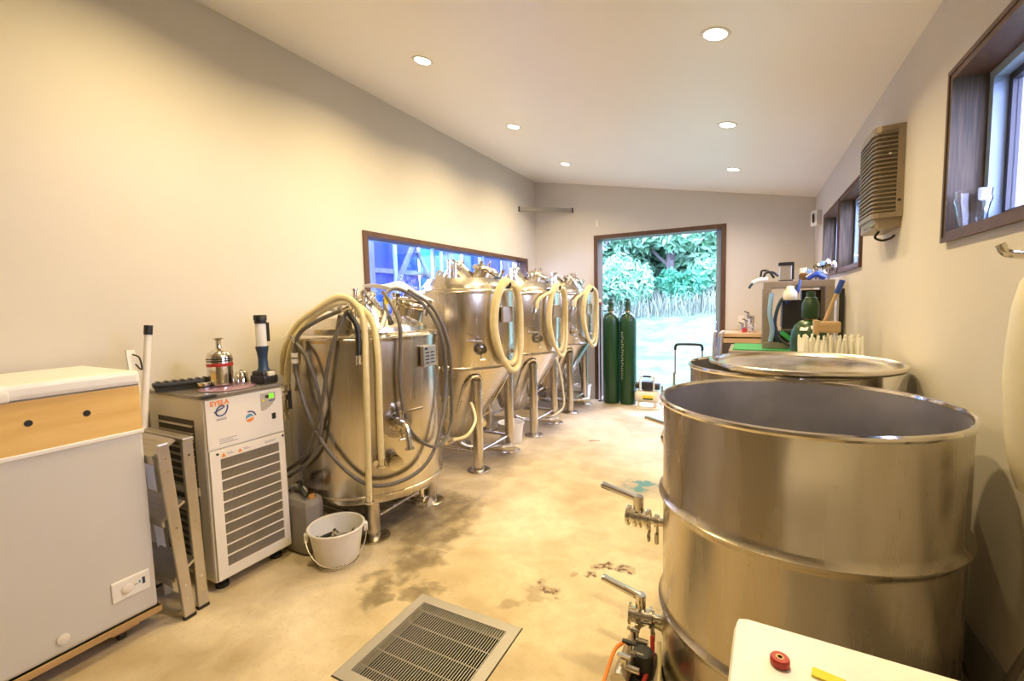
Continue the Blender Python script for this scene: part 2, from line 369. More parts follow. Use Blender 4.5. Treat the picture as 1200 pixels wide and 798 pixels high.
# downlights
def downlight(x, y, label, group):
    z = zc(x); tilt = math.atan(SL)
    t = thing('ceiling_downlight', (x, y, z), label, 'ceiling light', group); t.rotation_euler = (0, -tilt, 0)
    MB().lathe([(.052, -.001), (.062, -.007), (.070, -.006), (.074, .002)], 32).build('trim_ring', plastic_w, t)
    MB().lathe([(.0005, -.004), (.053, -.004), (.053, .0)], 32).build('lens', lens_m, t)
    ld = bpy.data.lights.new('lamp', 'AREA'); ld.shape = 'DISK'; ld.size = .06; ld.energy = LAMP_W; ld.color = LAMP_COL; ld.spread = math.radians(150)
    lo = bpy.data.objects.new('lamp', ld); C.objects.link(lo); lo.parent = t; lo.location = (0, 0, -.012)
for y in (1.25, 2.61, 3.96, 5.32):
    w = {2.61: 'above the straight-sided tank' , 3.96: 'between the straight-sided tank and the end wall', 5.32: 'closest to the end wall'}.get(y, 'over the near end of the room')
    downlight(-2.02, y, 'round recessed downlight over the tank row, '+w, 'downlights over the tank row')
    w = {2.61: 'above the two steel drums', 3.96: 'above the green gas cylinder and peg rack', 5.32: 'closest to the end wall'}.get(y, 'over the near end of the room')
    downlight(-.18, y, 'round recessed downlight on the window side, '+w, 'downlights on the window side')

# ------------------------------------------------------------------ tanks
CONE_R, CYL_R, CSH = .47, .50, -.07
def valve(parent, pos, az, handle_az=60, handle_up=.25, spout=True, s=1.0, handle_len=.13):
    """sanitary butterfly valve standing out from a shell at pos, pointing along az"""
    d = pol(az, 1, 0); p = Vector(pos)
    mb = MB(); mb.cyl(p-d*.02, p+d*.05*s, .022*s); mb.cyl(p-d*.004, p+d*.004, .055*s, seg=28)
    for k in (.045, .085): mb.cyl(p+d*k*s, p+d*(k+.012)*s, .037*s, seg=24)
    mb.cyl(p+d*.055*s, p+d*.09*s, .030*s, seg=24); mb.cyl(p+d*.09*s, p+d*.12*s, .025*s)
    v = mb.build('valve', chrome, parent)
    st = p+d*.07*s+Vector((0, 0, .03*s)); tp = st+Vector((0, 0, .035*s))
    h = pol(handle_az, 1, 0); R = Matrix.Rotation(math.radians(handle_az), 3, 'Z') @ Matrix.Rotation(-handle_up, 3, 'Y')
    mb = MB(); mb.cyl(st, tp+Vector((0,0,.012*s)), .012*s, seg=12); mb.box(tp+R @ Vector((handle_len*.45*s, 0, 0)), (handle_len*s, .018*s, .014*s), R=R, bev=.004*s)
    mb.build('valve_handle', chrome, v)
    q = p+d*.07*s; side = d.cross(Vector((0,0,1)))
    mb = MB(); mb.tube([q-Vector((0,0,.03*s)), q+side*.012*s-Vector((0,0,.055*s)), q-Vector((0,0,.085*s))], .007*s, 8); mb.cyl(q-side*.02*s-Vector((0,0,.09*s)), q+side*.02*s-Vector((0,0,.09*s)), .008*s, seg=10); mb.build('clamp_screw', chrome, v)
    if spout:
        e = p+d*.12*s
        mb = MB(); mb.tube([e-d*.01, e+d*.015*s+Vector((0,0,-.012*s)), e+d*.035*s+Vector((0,0,-.07*s)), e+d*.05*s+Vector((0,0,-.12*s))], .017*s, 12)
        mb.cyl(e+d*.047*s+Vector((0,0,-.112*s)), e+d*.052*s+Vector((0,0,-.128*s)), .026*s); mb.build('spout', chrome, v)
    return v
def port(parent, c, axis, r, h, name, wheel=True):
    """round access port: neck, clamp ring, domed cover, hinge bolts"""
    axis = Vector(axis).normalized(); R = axis.to_track_quat('Z', 'Y').to_matrix(); c = Vector(c)
    o = MB().lathe([(r, -.10), (r, h), (r*1.10, h+.002), (r*1.10, h+.016), (r, h+.02)], 36, c, R).build(name, steel, parent)
    MB().lathe([(r*1.12, h+.018), (r*1.16, h+.024), (r*1.16, h+.036), (r*1.10, h+.044), (r*.7, h+.062), (.001, h+.072)], 36, c, R).build('port_cover', steel, o)
    mb = MB(); mb.lathe([(r*1.17, h+.004), (r*1.21, h+.012), (r*1.21, h+.030), (r*1.17, h+.038)], 36, c, R); mb.build('clamp_ring', chrome, o)
    for k in range(3):
        a = k*2*PI/3+.5; p = c+R @ Vector((r*1.22*math.cos(a), r*1.22*math.sin(a), h-.03)); q = p+R @ Vector((0,0,.10))
        MB().cyl(p, q, .008, seg=8).cyl(q-R @ Vector((0,0,.012)), q+R @ Vector((0,0,.012)), .018, seg=8).build('swing_bolt', chrome, o)
    if wheel:
        p = c+R @ Vector((0, 0, h+.065))
        mb = MB(); mb.cyl(p, p+R @ Vector((0,0,.035)), .012, seg=10); mb.tube([p+R @ Vector((-.05,0,.0)), p+R @ Vector((-.045,0,.05)), p+R @ Vector((.045,0,.05)), p+R @ Vector((.05,0,.0))], .007, 8); mb.build('cover_handle', chrome, o)
    return o
def legs(t, r0, off, ztop, sleeve, bars=(.13,)):
    for sx in (1, -1):
        for sy in (-1, 1):
            x, y = sx*off, sy*off
            l = MB().cyl((x, y, .012), (x, y, ztop), .046, seg=24).build('leg', steel, t)
            MB().lathe([(.001, .016), (.09, .016), (.105, .008), (.105, 0), (.001, 0)], 28, (x, y, 0)).build('foot_plate', steel, l)
            if sleeve:
                a = math.atan2(y, x); mb = MB(); n = 18; P = []
                for k in range(n+1):
                    th = PI*k/n; P.append((.085*math.cos(th), .14*math.sin(th)))
                P = [(.085, -.20)]+P+[(-.085, -.20)]
                rr = lambda z: .175+(CONE_R-.175)*(z-.29)/.60
                pts = []
                for u, v in P:
                    z = .70+v; r = max(rr(z), .12)+.006
                    k_ = CSH*(.905-z)/.6; pts.append(pol(math.degrees(a)+math.degrees(u/max(r, .2)), r, z)+Vector((k_, k_, 0)))
                mb.tube(pts, .013, 8, 1); mb.build('leg_arch', steel, l)
    for z in bars:
        for p, q in (((off,-off),(off,off)), ((off,off),(-off,off)), ((-off,off),(-off,-off)), ((-off,-off),(off,-off))):
            MB().cyl((*p, z), (*q, z), .014, seg=12).build('cross_bar', steel, t)
def nameplate(t, az, R, z, m=alu, slots=True):
    d = pol(az, 1, 0); Rm = Matrix.Rotation(math.radians(az), 3, 'Z')
    mb = MB(); mb.box(pol(az, R+.022, z), (.026, .14, .135), R=Rm, bev=.004); p = mb.build('control_plate', m, t)
    mb = MB(); mb.box(pol(az, R, z), (.03, .05, .05), R=Rm); mb.build('bracket', steel, p)
    if slots:
        for k in range(4):
            for s in (-.03, .03): MB().box(pol(az, R+.0355, z-.02+.022*(k-1))+Rm @ Vector((0, s, 0)), (.002, .042, .008), R=Rm).build('slot', black, p)
        MB().box(pol(az, R+.0355, z+.05)+Rm @ Vector((0, -.04, 0)), (.002, .03, .014), R=Rm).build('slot', black, p)
def lug(t, az, r, z):
    Rm = Matrix.Rotation(math.radians(az+90), 3, 'Z'); poly = []
    for k in range(13): a = PI*k/12; poly.append((.032*math.cos(a), .11+.032*math.sin(a)))
    poly = [(.055, 0)]+poly+[(-.055, 0)]
    hole = [(.014*math.cos(2*PI*k/14), .11+.014*math.sin(2*PI*k/14)) for k in range(14)]
    bm = bmesh.new(); o1 = [bm.verts.new((x, 0, y)) for x, y in poly]; h1 = [bm.verts.new((x, 0, y)) for x, y in hole]
    E = [bm.edges.new((o1[i], o1[(i+1)%len(o1)])) for i in range(len(o1))]+[bm.edges.new((h1[i], h1[(i+1)%len(h1)])) for i in range(len(h1))]
    g = bmesh.ops.triangle_fill(bm, edges=E, use_beauty=True)
    ex = bmesh.ops.extrude_face_region(bm, geom=bm.faces[:]); bmesh.ops.translate(bm, vec=(0, .012, 0), verts=[v for v in ex['geom'] if isinstance(v, bmesh.types.BMVert)])
    bmesh.ops.recalc_face_normals(bm, faces=bm.faces)
    me = bpy.data.meshes.new('lifting_lug'); bm.to_mesh(me); bm.free(); me.materials.append(steel); me.transform(Matrix.Translation(pol(az, r, z)) @ Rm.to_4x4())
    o = bpy.data.objects.new('lifting_lug', me); C.objects.link(o); o.parent = t; return o
def top_pipes(t, az, r, z, h):
    p = pol(az, r, z); mb = MB()
    for k, dx in enumerate((0, .045)):
        q = p+Vector((dx, dx*.6, 0)); mb.cyl(q, q+Vector((0, 0, h-.03*k)), .013, seg=12); mb.cyl(q+Vector((0,0,h*.5)), q+Vector((0,0,h*.5+.012)), .022, seg=14)
        mb.cyl(q+Vector((0,0,h-.03*k-.01)), q+Vector((0,0,h-.03*k)), .020, seg=14)
    mb.build('vent_pipe', chrome, t)

def dome(t, R, z, rise):
    MB().lathe([(R+.002, z-.03), (R+.004, z-.01), (R-.01, z+.008), (R-.05, z+.018), (R-.07, z+.022), (R-.075, z+.05), (R-.09, z+.062), (R*.72, z+.10+rise*.25), (R*.4, z+.07+rise*.75), (R*.15, z+.07+rise*.95), (.001, z+.07+rise)], 64).build('dome_top', steel, t)
# straight-sided tank
T1 = (-2.38, 2.31, 0)
t1 = thing('brewing_tank', T1, 'straight-sided stainless tank with flat base, draped in hoses, beside the white chiller', 'tank', 'stainless brewing tanks')
MB().lathe([(.001, .20), (.30, .205), (.44, .225), (.49, .25), (CYL_R, .275), (CYL_R, 1.25), (CYL_R-.001, 1.27)], 72).build('shell', steel, t1)
MB().lathe([(CYL_R+.001, .285), (CYL_R+.004, .288), (CYL_R+.004, .300), (CYL_R+.001, .303)], 72).build('weld_band', steel, t1)
dome(t1, CYL_R, 1.27, .06)
legs(t1, CYL_R, .29, .24, False, (.12,))
port(t1, (.262, .125, 1.33), (.22, .12, 1), .105, .115, 'manway')
port(t1, (.12, -.06, 1.39), (-.36, -.40, .8), .10, .085, 'sight_port', False)
lug(t1, -60, .42, 1.31); lug(t1, 120, .42, 1.31)
top_pipes(t1, -55, .25, 1.37, .20); top_pipes(t1, 75, .25, 1.37, .18)
valve(t1, pol(-25, CYL_R, .74), -25, 42, .18, True, 1.05)
MB().lathe([(.062, 0), (.10, 0), (.10, .006), (.062, .006)], 32, pol(-25, CYL_R-.004, .74), pol(-25, 1, 0).to_track_quat('Z', 'Y').to_matrix()).build('valve_boss', steel, t1)
nameplate(t1, 4, CYL_R, 1.125)
mb = MB(); p = pol(-29, CYL_R, .50); d = pol(-29, 1, 0); mb.cyl(p-d*.02, p+d*.06, .032, seg=20); mb.cyl(p+d*.05, p+d*.062, .045, seg=20); mb.cyl(p+d*.02, p+d*.03, .045, seg=20); mb.build('temperature_port', chrome, t1)
mb = MB(); p = pol(-41, CYL_R, .515); d = pol(-41, 1, 0); mb.cyl(p-d*.02, p+d*.04, .018, seg=14); mb.build('sample_port', chrome, t1)
g = MB()
p = pol(36, CYL_R+.05, 0); g.cyl(p+Vector((0,0,.45)), p+Vector((0,0,1.02)), .012, seg=12); g.build('level_tube', chrome, t1)
for z in (.46, .63, .78, 1.0):
    mb = MB(); mb.cyl(pol(36, CYL_R-.02, z), pol(36, CYL_R+.085, z), .016, seg=12); mb.cyl(pol(36, CYL_R+.03, z-.02), pol(36, CYL_R+.03, z+.02), .022, seg=12); mb.build('level_fitting', chrome, t1)
mb = MB(); mb.tube([(.05, -.02, .22), (.05, -.02, .13), (.10, .02, .10), (.30, .06, .10), (.40, .07, .10)], .025, 12); o = mb.build('outlet_pipe', steel, t1)
mb = MB(); mb.cyl((.36, .065, .10), (.42, .075, .10), .045, seg=20); mb.cyl((.42, .075, .10), (.45, .08, .10), .035); mb.cyl((.39, .07, .10), (.39, .07, .20), .016); mb.box((.33, .06, .21), (.14, .02, .018), bev=.004); mb.build('outlet_valve', chrome, o)

def cone_tank():
    t = thing('fermenter_tank', (0, 0, 0), '', 'tank', 'stainless brewing tanks')
    R = CONE_R
    mb = MB().lathe([(.001, .215), (.10, .225), (.15, .25), (.175, .29), (R-.015, .885), (R, .905), (R, 1.54), (R-.001, 1.57)], 72)
    mb.v = [(x+CSH*max(0, (.905-z)/.6), y+CSH*max(0, (.905-z)/.6), z) for x, y, z in mb.v]   # the floor of the tank slopes to one side
    mb.build('shell', steel, t)
    MB().lathe([(R+.001, .895), (R+.006, .90), (R+.006, .915), (R+.001, .92)], 72).build('weld_band', steel, t)
    dome(t, R, 1.57, .07)
    legs(t, R, .29, .80, True, (.16,))
    port(t, (.19, .02, 1.64), (.30, .20, .95), .115, .10, 'manway')
    port(t, (.01, -.06, 1.69), (-.60, -.36, .72), .115, .08, 'sight_port', False)
    lug(t, -87, .40, 1.61); lug(t, 108, .40, 1.61)
    top_pipes(t, -78, .33, 1.64, .20)
    valve(t, pol(-42, R, 1.08), -42, -110, .1, False, 1.0, .16)
    valve(t, pol(14, R, 1.02), 14, 100, .1, False, .7)
    nameplate(t, -8, R, 1.36, alu, False)
    # hose hook
    d = pol(-14, 1, 0); mb = MB(); mb.tube([pol(-14, R-.03, 1.585), pol(-14, R+.03, 1.60), pol(-14, R+.10, 1.59), pol(-14, R+.115, 1.63)], .010, 8); mb.box(pol(-14, R-.03, 1.59), (.04, .05, .03), math.radians(-14)); mb.build('hose_hook', dark_metal, t)
    # side draw pipe of the cone and its valve
    mb = MB(); mb.tube([pol(-35, .12, .40), pol(-35, .24, .40), pol(-35, .30, .40)], .024, 12); o = mb.build('draw_pipe', steel, t)
    valve(o, pol(-35, .27, .40), -35, 40, .5, False, .9, .12)
    mb = MB(); mb.tube([(-.07,-.07,.23), (-.06,-.06,.13), (.03,.01,.085), (.10,.04,.08), (.30,.12,.08), (.36,.16,.08)], .027, 12); o = mb.build('outlet_pipe', steel, t)
    mb = MB(); mb.cyl((.30, .12, .08), (.365, .165, .08), .034, seg=20); mb.cyl((.365, .165, .08), (.395, .18, .08), .042, .038, seg=20); mb.build('outlet_coupling', chrome, o)
    return t
cone = cone_tank()
TY = [3.57, 4.72, 5.86]
TL = ['conical stainless fermenter standing next to the straight-sided tank', 'conical stainless fermenter in the middle of the three cone-bottomed tanks', 'conical stainless fermenter standing next to the green gas cylinders']
tanks = [cone, copy_tree(cone), copy_tree(cone)]
for t, y, l in zip(tanks, TY, TL): t.location = (-2.38, y, 0); t['label'] = l

# hoses on the straight-sided tank
def hose(name, pts, r, m, label, group=None, base=T1, ends=(), inward=0.0, seg=10):
    P = [Vector(p) for p in pts]
    if inward: P = [p+Vector((-.717, .696, 0))*inward*min(1, max(0, (p.z-1.25)/.15)) for p in P]
    o = thing(name, base, label, 'hose', group)
    MB().tube(P, r, seg).build('hose_tube', m, o)
    for i, em in ends:
        a = P[i]; b = P[1] if i == 0 else P[-2]; d = (a-b).normalized()
        MB().cyl(a-d*.01, a+d*.035, r*1.05, seg=14).cyl(a+d*.03, a+d*.042, r*1.45, seg=14).build('end_fitting', em, o)
    return o
H1 = 'hoses draped over the straight-sided tank'
hose('drain_hose', [(-.138,-.517,.985),(-.104,-.525,1.126),(-.022,-.535,1.268),(.122,-.521,1.399),(.271,-.461,1.478),(.358,-.398,1.462),(.418,-.34,1.361),(.433,-.325,1.148),(.43,-.33,.842),(.428,-.332,.53)], .019, cream_hose, 'cream hose hanging over the lug of the straight-sided tank, its lower end at mid shell', H1, ends=[(0, chrome), (-1, chrome)], inward=.07)
hose('drain_hose', [(-.19,-.505,1.05),(-.125,-.53,1.203),(.012,-.545,1.35),(.161,-.52,1.445),(.284,-.463,1.515),(.36,-.41,1.47),(.395,-.385,1.35),(.395,-.388,1.05),(.39,-.393,.741),(.383,-.40,.325)], .019, cream_hose, 'longest cream hose over the lug of the straight-sided tank, reaching below the shell', H1, ends=[(-1, chrome)], inward=.07)
hose('transfer_hose', [(.305,-.45,1.44),(.158,-.521,1.375),(.033,-.544,1.299),(-.017,-.545,1.156),(.007,-.545,1.003),(.08,-.539,.801),(.213,-.501,.574),(.364,-.402,.40),(.483,-.249,.375),(.544,-.049,.44),(.535,.125,.629),(.490,.258,.894),(.482,.255,1.199),(.42,.16,1.44),(.33,.02,1.56),(.32,-.10,1.545),(.36,-.17,1.46),(.42,-.20,1.38)], .0122, grey_hose, 'long grey hose looping round the front of the straight-sided tank with a white joint', H1, ends=[(0, chrome), (-1, black)])
hose('transfer_hose', [(.30,-.12,1.545),(.42,-.18,1.47),(.497,-.203,1.36),(.503,-.204,1.239),(.50,-.22,.979),(.53,-.19,.704),(.56,-.033,.548),(.53,.165,.522),(.505,.285,.634),(.505,.30,.884),(.50,.29,1.194),(.44,.20,1.44),(.35,.06,1.56)], .0115, grey_hose, 'grey hose hung in a narrow loop from the manway of the straight-sided tank', H1, ends=[])
hose('transfer_hose', [(-.185,-.52,.439),(.029,-.545,.578),(.118,-.535,.752),(.172,-.52,.907),(.236,-.493,1.208),(.31,-.437,1.424)], .0122, grey_hose, 'grey hose slanting across the tank side towards the chiller', H1, ends=[], inward=.05)
hose('transfer_hose', [(.0,-.548,1.259),(.087,-.54,1.159),(.148,-.525,.957),(.152,-.522,.753),(.070,-.54,.56),(-.12,-.56,.42)], .011, grey_hose, 'thin grey hose at the chiller side of the straight-sided tank', H1, ends=[(0, chrome)])
hose('air_hose', [(.29,-.40,1.45),(.332,-.43,1.41),(.362,-.405,1.328),(.362,-.408,1.16)], .0155, black, 'short black hose with a metal end on the straight-sided tank', H1, ends=[(-1, chrome)], inward=.03)
hose('air_hose', [(.16,-.42,1.45),(.27,-.40,1.40),(.35,-.33,1.33),(.40,-.27,1.32),(.39,-.20,1.40),(.36,-.16,1.47)], .013, plastic_w, 'short white hose with yellow band curled below the port of the straight-sided tank', H1, ends=[(0, chrome), (-1, yellow_p)])
j = MB(); j.cyl((-.018,-.545,1.13), (-.016,-.545,1.155), .021, seg=14).cyl((-.016,-.545,1.165), (-.014,-.545,1.19), .021, seg=14)
for ob in list(C.objects):
    if ob.get('label', '').startswith('long grey hose looping'): j.build('white_joint', plastic_w, ob)
# pair of white gloves / cloth on the tank top
def sheet(name, pts_fn, nu, nv, m, label, cat, loc, thick=.004):
    mb = MB(); V = [pts_fn(i/nu, k/nv) for i in range(nu+1) for k in range(nv+1)]
    n = len(V); V2 = [(x, y, z-thick) for x, y, z in V]
    F = [(i*(nv+1)+k, i*(nv+1)+k+1, (i+1)*(nv+1)+k+1, (i+1)*(nv+1)+k) for i in range(nu) for k in range(nv)]
    bd = [(i*(nv+1)) for i in range(nu+1)]+[nu*(nv+1)+k for k in range(1, nv+1)]+[i*(nv+1)+nv for i in range(nu-1, -1, -1)]+[k for k in range(nv-1, 0, -1)]
    mb.add(V, F, True); mb.add(V2, [f[::-1] for f in F], True)
    W = V+V2; mb.add(W, [(bd[i], bd[(i+1)%len(bd)], bd[(i+1)%len(bd)]+n, bd[i]+n) for i in range(len(bd))])
    o = mb.build(name, m, None, loc); return tag(o, label, cat)
def towel_fn(u, v):
    x = .02+.34*u; y = -.02+.16*v+.20*u
    zz = 1.60-.02*math.sin(6*v)-.30*max(0, u-.45)**1.3+.012*math.sin(9*u+5*v)
    return (x, y, zz)
sheet('cleaning_cloth', towel_fn, 14, 8, cloth_w, 'white cloth thrown over the top of the straight-sided tank', 'cloth', T1)
def towel2_fn(u, v):
    return (.24+.16*u, -.16+.10*v, 1.80-.26*u**1.4+.012*math.sin(7*v+3*u))
sheet('cleaning_cloth', towel2_fn, 12, 6, cloth_w, 'white cloth over the top of the fermenter by the gas cylinders', 'cloth', (-2.38, TY[2], 0))

def loop_hose(y, n, label, tail, r=.02, w=.15, zt=1.66, zb=.90, gap=.0):
    o = thing('drain_hose', (-2.38, y, 0), label, 'hose', 'hoses coiled on the fermenter hooks')
    pts = []
    N = 16; tot = n*N
    for k in range(tot+1):
        th = PI/2+2*PI*k/N; turn = k/N
        u = w*math.cos(th)*(1+.10*math.sin(turn*2.1)); zz = (zt+zb)/2+(zt-zb)/2*math.sin(th)+(-.018*turn if math.sin(th) > 0 else .03*math.sin(turn*3))
        rr = CONE_R+.045+.028*(turn % 2)+.02*max(0, math.sin(th))
        pts.append(pol(-11+math.degrees((u+.05*(1.28-zz))/rr), rr, zz))
    if tail == 'out':
        pts += [pol(-40, CONE_R+.07, 1.50), pol(-43, CONE_R+.06, 1.38)]
    elif tail == 'down':
        pts += [pol(8, CONE_R+.07, 1.2), pol(14, CONE_R+.05, .8), pol(10, CONE_R+.03, .4), pol(-8, CONE_R, .12), pol(-30, CONE_R-.05, .06)]
    MB().tube(pts, r, 9, 3).build('hose_tube', cream_hose if tail != 'down' else cream_hose, o)
    d = (pts[-1]-pts[-2]).normalized(); MB().cyl(pts[-1]-d*.01, pts[-1]+d*.03, r*1.2, seg=12).build('end_fitting', chrome, o)
loop_hose(TY[0], 2, 'cream hose coiled on the hook of the fermenter next to the straight-sided tank', 'none', .026, .165)
loop_hose(TY[1], 3, 'cream hose coiled on the hook of the middle fermenter', 'out', .019, .15)
loop_hose(TY[2], 2, 'cream hose coiled on the hook of the fermenter by the gas cylinders', 'out', .021, .16)
hose('drain_hose', [(.36,.10,.92),(.40,.20,.70),(.40,.30,.45),(.40,.32,.20),(.30,.16,.10),(.22,.10,.07)], .012, pale_hose, 'thin pale hose dropping from the middle fermenter to the floor', base=(-2.38, TY[1], 0))
hose('drain_hose', [(.53,.26,.50),(.56,.40,.50),(.52,.58,.56),(.42,.70,.64),(.30,.86,.62)], .012, cream_hose, 'short cream hose between the straight-sided tank and the next fermenter', base=T1)
hose('air_hose', [(.05,.50,.95),(.10,.56,.70),(.13,.60,.40),(.16,.60,.20),(.16,.58,.05)], .012, rubber, 'black hose running down behind the green gas cylinders', base=(-2.38, TY[2], 0))

# ------------------------------------------------------------------ floor grate
grate_m = mat('satin_grate', (.46,.43,.39), .5, .6)
gr = thing('floor_grate', ((GX0+GX1)/2, (GY0+GY1)/2, 0), 'square stainless floor drain grate set in the concrete', 'drain grate')
hw = (GX1-GX0)/2-.005; fr = .050
for p, q in (((-hw, -hw, -.004), (-hw+fr, hw, .004)), ((hw-fr, -hw, -.004), (hw, hw, .004)), ((-hw+fr, -hw, -.004), (hw-fr, -hw+fr, .004)), ((-hw+fr, hw-fr, -.004), (hw-fr, hw, .004))):
    MB().span(p, q).build('grate_frame', grate_m, gr)
nb = 38; b0 = None
for k in range(nb):
    x = -hw+fr+(2*hw-2*fr)*(k+.5)/nb
    if b0 is None: b0 = MB().span((-.0017, -hw+fr, -.001), (.0017, hw-fr, .002)).build('grate_bar', grate_m, gr); o = b0
    else: o = b0.copy(); C.objects.link(o)
    o.location = (x, 0, 0)
for k in range(5):
    y = -hw+fr+(2*hw-2*fr)*(k+.5)/5; MB().cyl((-hw+fr, y, -.002), (hw-fr, y, -.002), .0024, seg=8).build('cross_rod', grate_m, gr)

# ------------------------------------------------------------------ chest freezer on its dolly
FX0, FX1, FY0, FY1 = -2.93, -2.40, -.02, .985
f = thing('chest_freezer', ((FX0+FX1)/2, (FY0+FY1)/2, .105), 'white chest freezer with a pine collar under its lid, on a wooden dolly', 'freezer')
fx, fy = (FX1-FX0)/2, (FY1-FY0)/2; B = -.105
MB().span((-fx, -fy, .105+B), (fx, fy, .932+B), .012).build('cabinet', freezer_w, f)
MB().span((-fx-.004, -fy-.004, .915+B), (fx+.006, fy+.004, .934+B), .004).build('top_rim', white, f)
o = MB().span((-fx, -fy, .934+B), (-fx+.03, fy, 1.13+B)).span((-fx, -fy, .934+B), (fx, -fy+.03, 1.13+B)).span((-fx, fy-.03, .934+B), (fx, fy, 1.13+B)).build('collar_boards', pine, f)
o = MB().span((fx-.03, -fy, .934+B), (fx+.002, fy, 1.13+B)).build('collar_front_board', pine, f)
for y in (.63, .80, .40): MB().cyl((fx+.0015, y-(FY0+FY1)/2, 1.045+B), (fx+.0035, y-(FY0+FY1)/2, 1.045+B), .0125, seg=16).build('board_hole', black, o)
l = MB().span((-fx-.005, -fy-.006, 1.135+B), (fx+.012, fy+.006, 1.196+B), .018).build('lid', white, f)
MB().span((-fx, -fy, 1.128+B), (fx, fy, 1.137+B)).build('lid_gasket', grey_p, l)
mb = MB(); mb.span((fx+.005, .53-(FY0+FY1)/2, 1.135+B), (fx+.026, .585-(FY0+FY1)/2, 1.175+B), .008); mb.build('lid_lock', plastic_w, l)
cpY = .895-(FY0+FY1)/2
p = MB().span((fx-.01, cpY-.075, .205+B), (fx+.008, cpY+.065, .295+B), .006).build('control_panel', white, f)
MB().lathe([(.018, 0), (.021, .002), (.0215, .005), (.014, .008), (.001, .008)], 24, (fx+.008, cpY-.02, .25+B), Matrix.Rotation(PI/2, 3, 'Y')).build('dial', ivory, p)
MB().span((fx+.007, cpY+.035, .24+B), (fx+.0095, cpY+.045, .27+B)).build('indicator_window', navy, p)
MB().span((fx+.007, cpY+.022, .25+B), (fx+.0092, cpY+.028, .262+B)).build('indicator_window', teal_print, p)
MB().span((fx+.007, cpY+.004, .25+B), (fx+.009, cpY+.018, .254+B)).build('print_mark', ink, p)
MB().lathe([(.014, 0), (.02, .003), (.02, .008), (.001, .012)], 20, (fx, .66-(FY0+FY1)/2, .165+B), Matrix.Rotation(PI/2, 3, 'Y')).build('drain_plug', plastic_w, f)
dl = thing('wooden_dolly', ((FX0+FX1)/2, (FY0+FY1)/2, 0), 'low timber dolly with castors under the chest freezer', 'dolly')
for x in (-.20, 0, .22): MB().span((x-.06, -fy, .078), (x+.06, fy+.005, .104)).build('plank', pine_d, dl)
MB().span((fx-.03, -fy, .075), (fx+.008, fy+.01, .104)).build('front_rail', pine_d, dl)
for y in (-.42, .0, .38): MB().span((-fx+.02, y-.05, .055), (fx-.01, y+.05, .077)).build('batten', pine_d, dl)
for x in (-.2, .2):
    for y in (-.42, .38):
        c = MB().cyl((x, y-.012, .025), (x, y+.012, .025), .025, seg=18).build('castor', dark_metal, dl); MB().span((x-.018, y-.018, .045), (x+.018, y+.018, .056)).build('castor_plate', alu, c)

# ------------------------------------------------------------------ chiller
CX0, CX1, CY0, CY1 = -2.92, -2.38, 1.235, 1.662
ch = thing('water_chiller', (CX1, CY0, 0), 'ivory recirculating chiller with louvred front and green display', 'chiller')
W = CY1-CY0; D = CX0-CX1
MB().span((D, 0, .055), (-.012, W, 1.012), .014).build('cabinet', ivory, ch)
mb = MB(); mb.span((D-.006, -.006, 1.012), (.008, W+.006, 1.030), .004); t = mb.build('top_plate', topplate_m, ch)
MB().span((-.02, -.008, 1.016), (.010, .06, 1.033), .003).build('corner_guard', black, t)
for x in (D+.06, -.07):
    for y in (.06, W-.06): MB().cyl((x, y, 0), (x, y, .02), .032, seg=16).cyl((x, y, .02), (x, y, .06), .018, seg=12).build('foot', rubber, ch)
up_ = MB().span((-.014, .006, .752), (0, W-.006, 1.006), .003).build('upper_panel', ivory, ch)
GYa, GYb, GZa, GZb = .058, W-.045, .125, .695
lo = MB().span((-.012, .008, .07), (.002, GYa, .745)).span((-.012, GYb, .07), (.002, W-.008, .745)).span((-.012, GYa, GZb), (.002, GYb, .745)).span((-.012, GYa, .07), (.002, GYb, GZa)).build('lower_panel', ivory, ch)
MB().span((-.0115, GYa, GZa), (-.010, GYb, GZb)).build('grille_backing', hole_m, lo)
nr = 10; pitch = (GZb-GZa)/nr; mb = MB()
for k in range(1, nr): MB().span((-.010, GYa, GZa+k*pitch-.0035), (.002, GYb, GZa+k*pitch+.0035)).build('grille_bar', ivory, lo)
for k in range(62):
    y = GYa+(GYb-GYa)*(k+.5)/62; mb.span((-.009, y-.0013, GZa), (-.001, y+.0013, GZb))
o = mb.build('grille_fins', fins_m, lo); o['kind'] = 'stuff'
for y in (.045, W-.02): MB().cyl((.001, y, .725), (.006, y, .725), .006, seg=12).build('screw', black, lo)
RX = Matrix(((0,0,1,0),(1,0,0,0),(0,1,0,0),(0,0,0,1)))     # text facing +X, reading along +Y
def facing(y, z, x=.0008): return Matrix.Translation((x, y, z)) @ RX
text('EYELA', .034, orange_p, 'brand_lettering', up_, facing(.075, .983))
mb = MB(); mb.tube([(.001, .045, .938), (.001, .07, .948), (.001, .095, .958), (.001, .092, .966), (.001, .075, .966), (.001, .058, .950), (.001, .056, .930), (.001, .072, .918), (.001, .098, .925), (.001, .112, .950), (.001, .113, .968)], .0035, 8); mb.build('brand_emblem', ink_blue, up_)
for z in (.902, .896): MB().span((0, .055, z-.0018), (.0006, .105, z+.0018)).build('print_line', ink, up_)
for z, y1 in ((.795, .15), (.785, .13), (.775, .155)): MB().span((0, .062, z-.0018), (.0006, y1, z+.0018)).build('print_line', ink, up_)
def disc(y, z, r, a0, a1, x=.001):
    P = [(y+r*math.cos(a0+(a1-a0)*k/20), z+r*math.sin(a0+(a1-a0)*k/20)) for k in range(21)]
    return MB().prism(P, 0, x, 'X')
disc(.225, .872, .022, .25, PI+.25).build('sticker_top', teal_print, up_)
disc(.225, .872, .022, PI+.25, 2*PI+.25).build('sticker_bottom', orange_p, up_)
